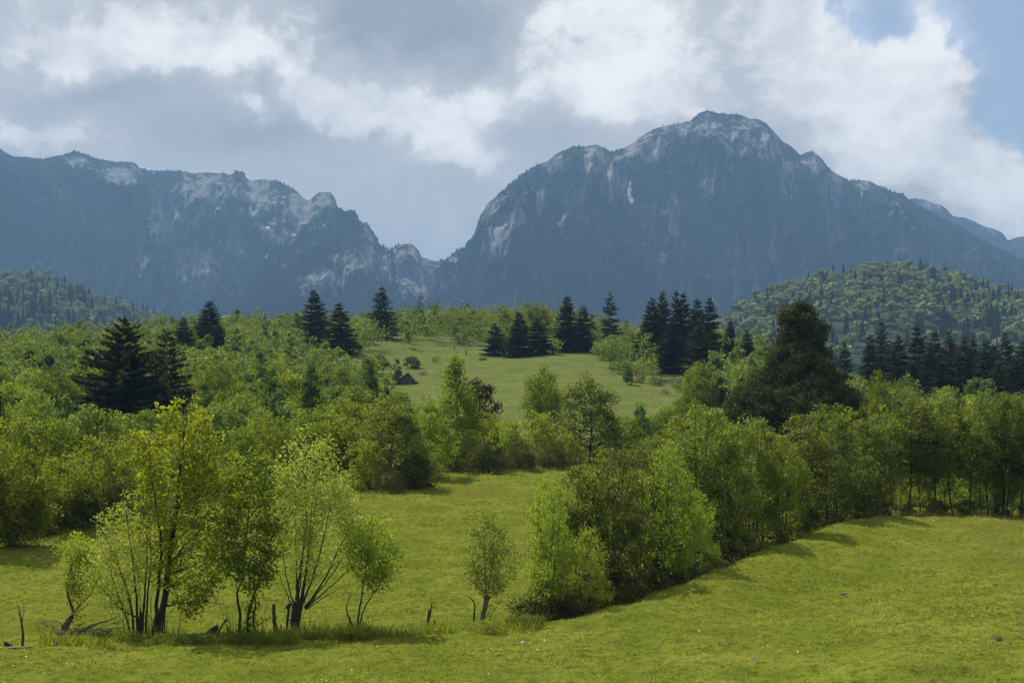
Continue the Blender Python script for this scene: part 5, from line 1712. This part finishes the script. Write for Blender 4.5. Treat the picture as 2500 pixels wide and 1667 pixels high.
def grass():
    rng = np.random.default_rng(41)
    Ps, Hs, Ws, Rs = [], [], [], []
    for (y0, y1, dens, hh, ww) in ((27, 36, 130, .075, .020), (36, 50, 85, .085, .024), (50, 75, 40, .10, .032), (75, 118, 15, .12, .045)):
        area = ((2700 + 150) / F) * (y1 * y1 - y0 * y0) / 2
        n = int(area * dens)
        y = np.sqrt(rng.uniform(y0 * y0, y1 * y1, n))
        x = (rng.uniform(-130, 2630, n) - U0) / F * y
        cl = vnoise(x / .5, y / .5, 3) * .6 + vnoise(x / 2.2, y / 2.2, 5) * .4
        keep = rng.random(n) < np.clip((cl - .22) * 2.2, .12, 1)
        x, y, cl = x[keep], y[keep], cl[keep]
        Ps.append(np.stack([x, y, hground(x, y) - .01], -1))
        Hs.append(hh * rng.uniform(.4, 1.25, len(x)) * (.55 + .75 * cl)); Ws.append(np.full(len(x), ww))
        Rs.append(np.clip(.55 * vnoise(x / 1.1, y / 1.1, 12) + .45 * rng.random(len(x)), 0, 1))
    n = 26000                                        # rough tussocks on the hill pasture
    y = rng.uniform(165, 370, n); u = rng.uniform(830, 1800, n)
    x = (u - U0) / F * y
    z = hground(x, y)
    keep = inside(u, HZ - F * (z - ZC) / y, CLEARING) & (vnoise(x / 2.2, y / 3.5, 61) > .55)
    x, y, z = x[keep], y[keep], z[keep]
    Ps.append(np.stack([x, y, z - .02], -1)); Hs.append(rng.uniform(.05, .22, len(x))); Ws.append(np.full(len(x), .14))
    Rs.append(.3 + .7 * rng.random(len(x)))
    for (us_, ys_, y_lo, y_hi, cnt) in (([1300, 1500, 1700, 1900, 2000, 2100, 2200, 2520], [44, 47.5, 53.5, 63.5, 69.5, 75.5, 78, 79], 1.2, 4.0, 6000),
                                        ([60, 300, 600, 930, 1100, 1300, 1500], [63.5, 67, 75, 86, 97, 109, 112], -1.5, 2.5, 6000), ([100, 400, 900, 1330], [39.8, 40.6, 41.5, 43], -1.0, 2.2, 5000)):
        u = rng.uniform(us_[0], us_[-1], cnt)
        y = np.interp(u, us_, ys_) + rng.uniform(y_lo, y_hi, cnt)
        x = (u - U0) / F * y
        keep = vnoise(x / 1.3, y / 1.3, 77) > .42
        x, y = x[keep], y[keep]
        Ps.append(np.stack([x, y, hground(x, y) - .02], -1)); Hs.append(rng.uniform(.12, .42, len(x)) * (.5 + vnoise(x / 1.3, y / 1.3, 77))); Ws.append(np.full(len(x), .024))
        Rs.append(.7 * rng.random(len(x)))
    P_, H, W, Rn = map(np.concatenate, (Ps, Hs, Ws, Rs))
    n = len(P_)
    a = rng.uniform(0, 6.28, n)
    side = np.stack([np.cos(a), np.sin(a), np.zeros(n)], -1) * W[:, None]
    lean = np.stack([rng.normal(0, .55, n), rng.normal(0, .55, n), np.ones(n)], -1) * H[:, None]
    V = np.stack([P_ - side, P_ + side, P_ + lean], 1).reshape(-1, 3)
    me = mk_mesh("grass", V, np.arange(n * 3).reshape(n, 3), M['grass'], False, {"rnd": np.repeat(Rn, 3)})
    tag(obj("grass", me), "short green pasture grass covering the meadow", "grass", kind="stuff")
    print("grass", n)


grass()


def flowers():
    rng = np.random.default_rng(43)
    for nm, lab, cnt, col, sz in (("wildflowers", "tiny white daisies sprinkled over the near grass", 170, (.75, .75, .72), .016), ("wildflowers", "tiny yellow flowers sprinkled over the near grass", 120, (.55, .42, .02), .014)):
        y = np.sqrt(rng.uniform(28 ** 2, 40 ** 2, cnt * 3))
        x = (rng.uniform(-100, 2600, cnt * 3) - U0) / F * y
        keep = rng.random(cnt * 3) < np.clip((vnoise(x / 2.5, y / 2.5, 31) - .35) * 2.2, 0, 1) * np.where(x > 6, .35, 1)
        x, y = x[keep][:cnt], y[keep][:cnt]
        n = len(x)
        c = np.stack([x, y, hground(x, y) + rng.uniform(.06, .12, n)], -1)
        k = 7
        a = np.arange(k)[None] * 6.283 / k
        s = sz * rng.uniform(.6, 1.4, (n, 1))
        tl = rng.normal(0, .35, (n, 2))
        dx_, dy_ = np.cos(a) * s, np.sin(a) * s
        ring = np.stack([c[:, :1] + dx_, c[:, 1:2] + dy_, c[:, 2:] + dx_ * tl[:, :1] + dy_ * tl[:, 1:] + .3 * s], -1)
        V = np.concatenate([ring, c[:, None]], 1).reshape(-1, 3)
        b = np.arange(n)[:, None] * (k + 1); j = np.arange(k)[None]
        Fq = np.stack([b + j, b + (j + 1) % k, b + k + 0 * j], -1).reshape(-1, 3)
        m, nn, ll = mat_new("petals")
        d = nn.new("ShaderNodeBsdfDiffuse"); d.inputs[0].default_value = (*col, 1)
        o = nn.new("ShaderNodeOutputMaterial"); ll.new(d.outputs[0], o.inputs[0])
        tag(obj(nm, mk_mesh(nm, V, Fq, m)), lab, "flowers", kind="stuff")


flowers()

# ------------------------------------------------------------------ haze
hz, hn, hl = mat_new("haze")
pv = hn.new("ShaderNodeVolumePrincipled")
pv.inputs["Color"].default_value = (.23, .42, .72, 1)
pv.inputs["Density"].default_value = 1.32e-4
pv.inputs["Anisotropy"].default_value = 0.1
ho = hn.new("ShaderNodeOutputMaterial"); hl.new(pv.outputs[0], ho.inputs["Volume"])
hv = np.array([[x, y, z] for z in (-8, 1330) for y in (-7200, 7600) for x in (-8800, 8800)], float)
hf = np.array([[0, 2, 3, 1], [4, 5, 7, 6], [0, 1, 5, 4], [1, 3, 7, 5], [3, 2, 6, 7], [2, 0, 4, 6]])
tag(obj("haze", mk_mesh("haze", hv, hf, hz)), kind="stuff")
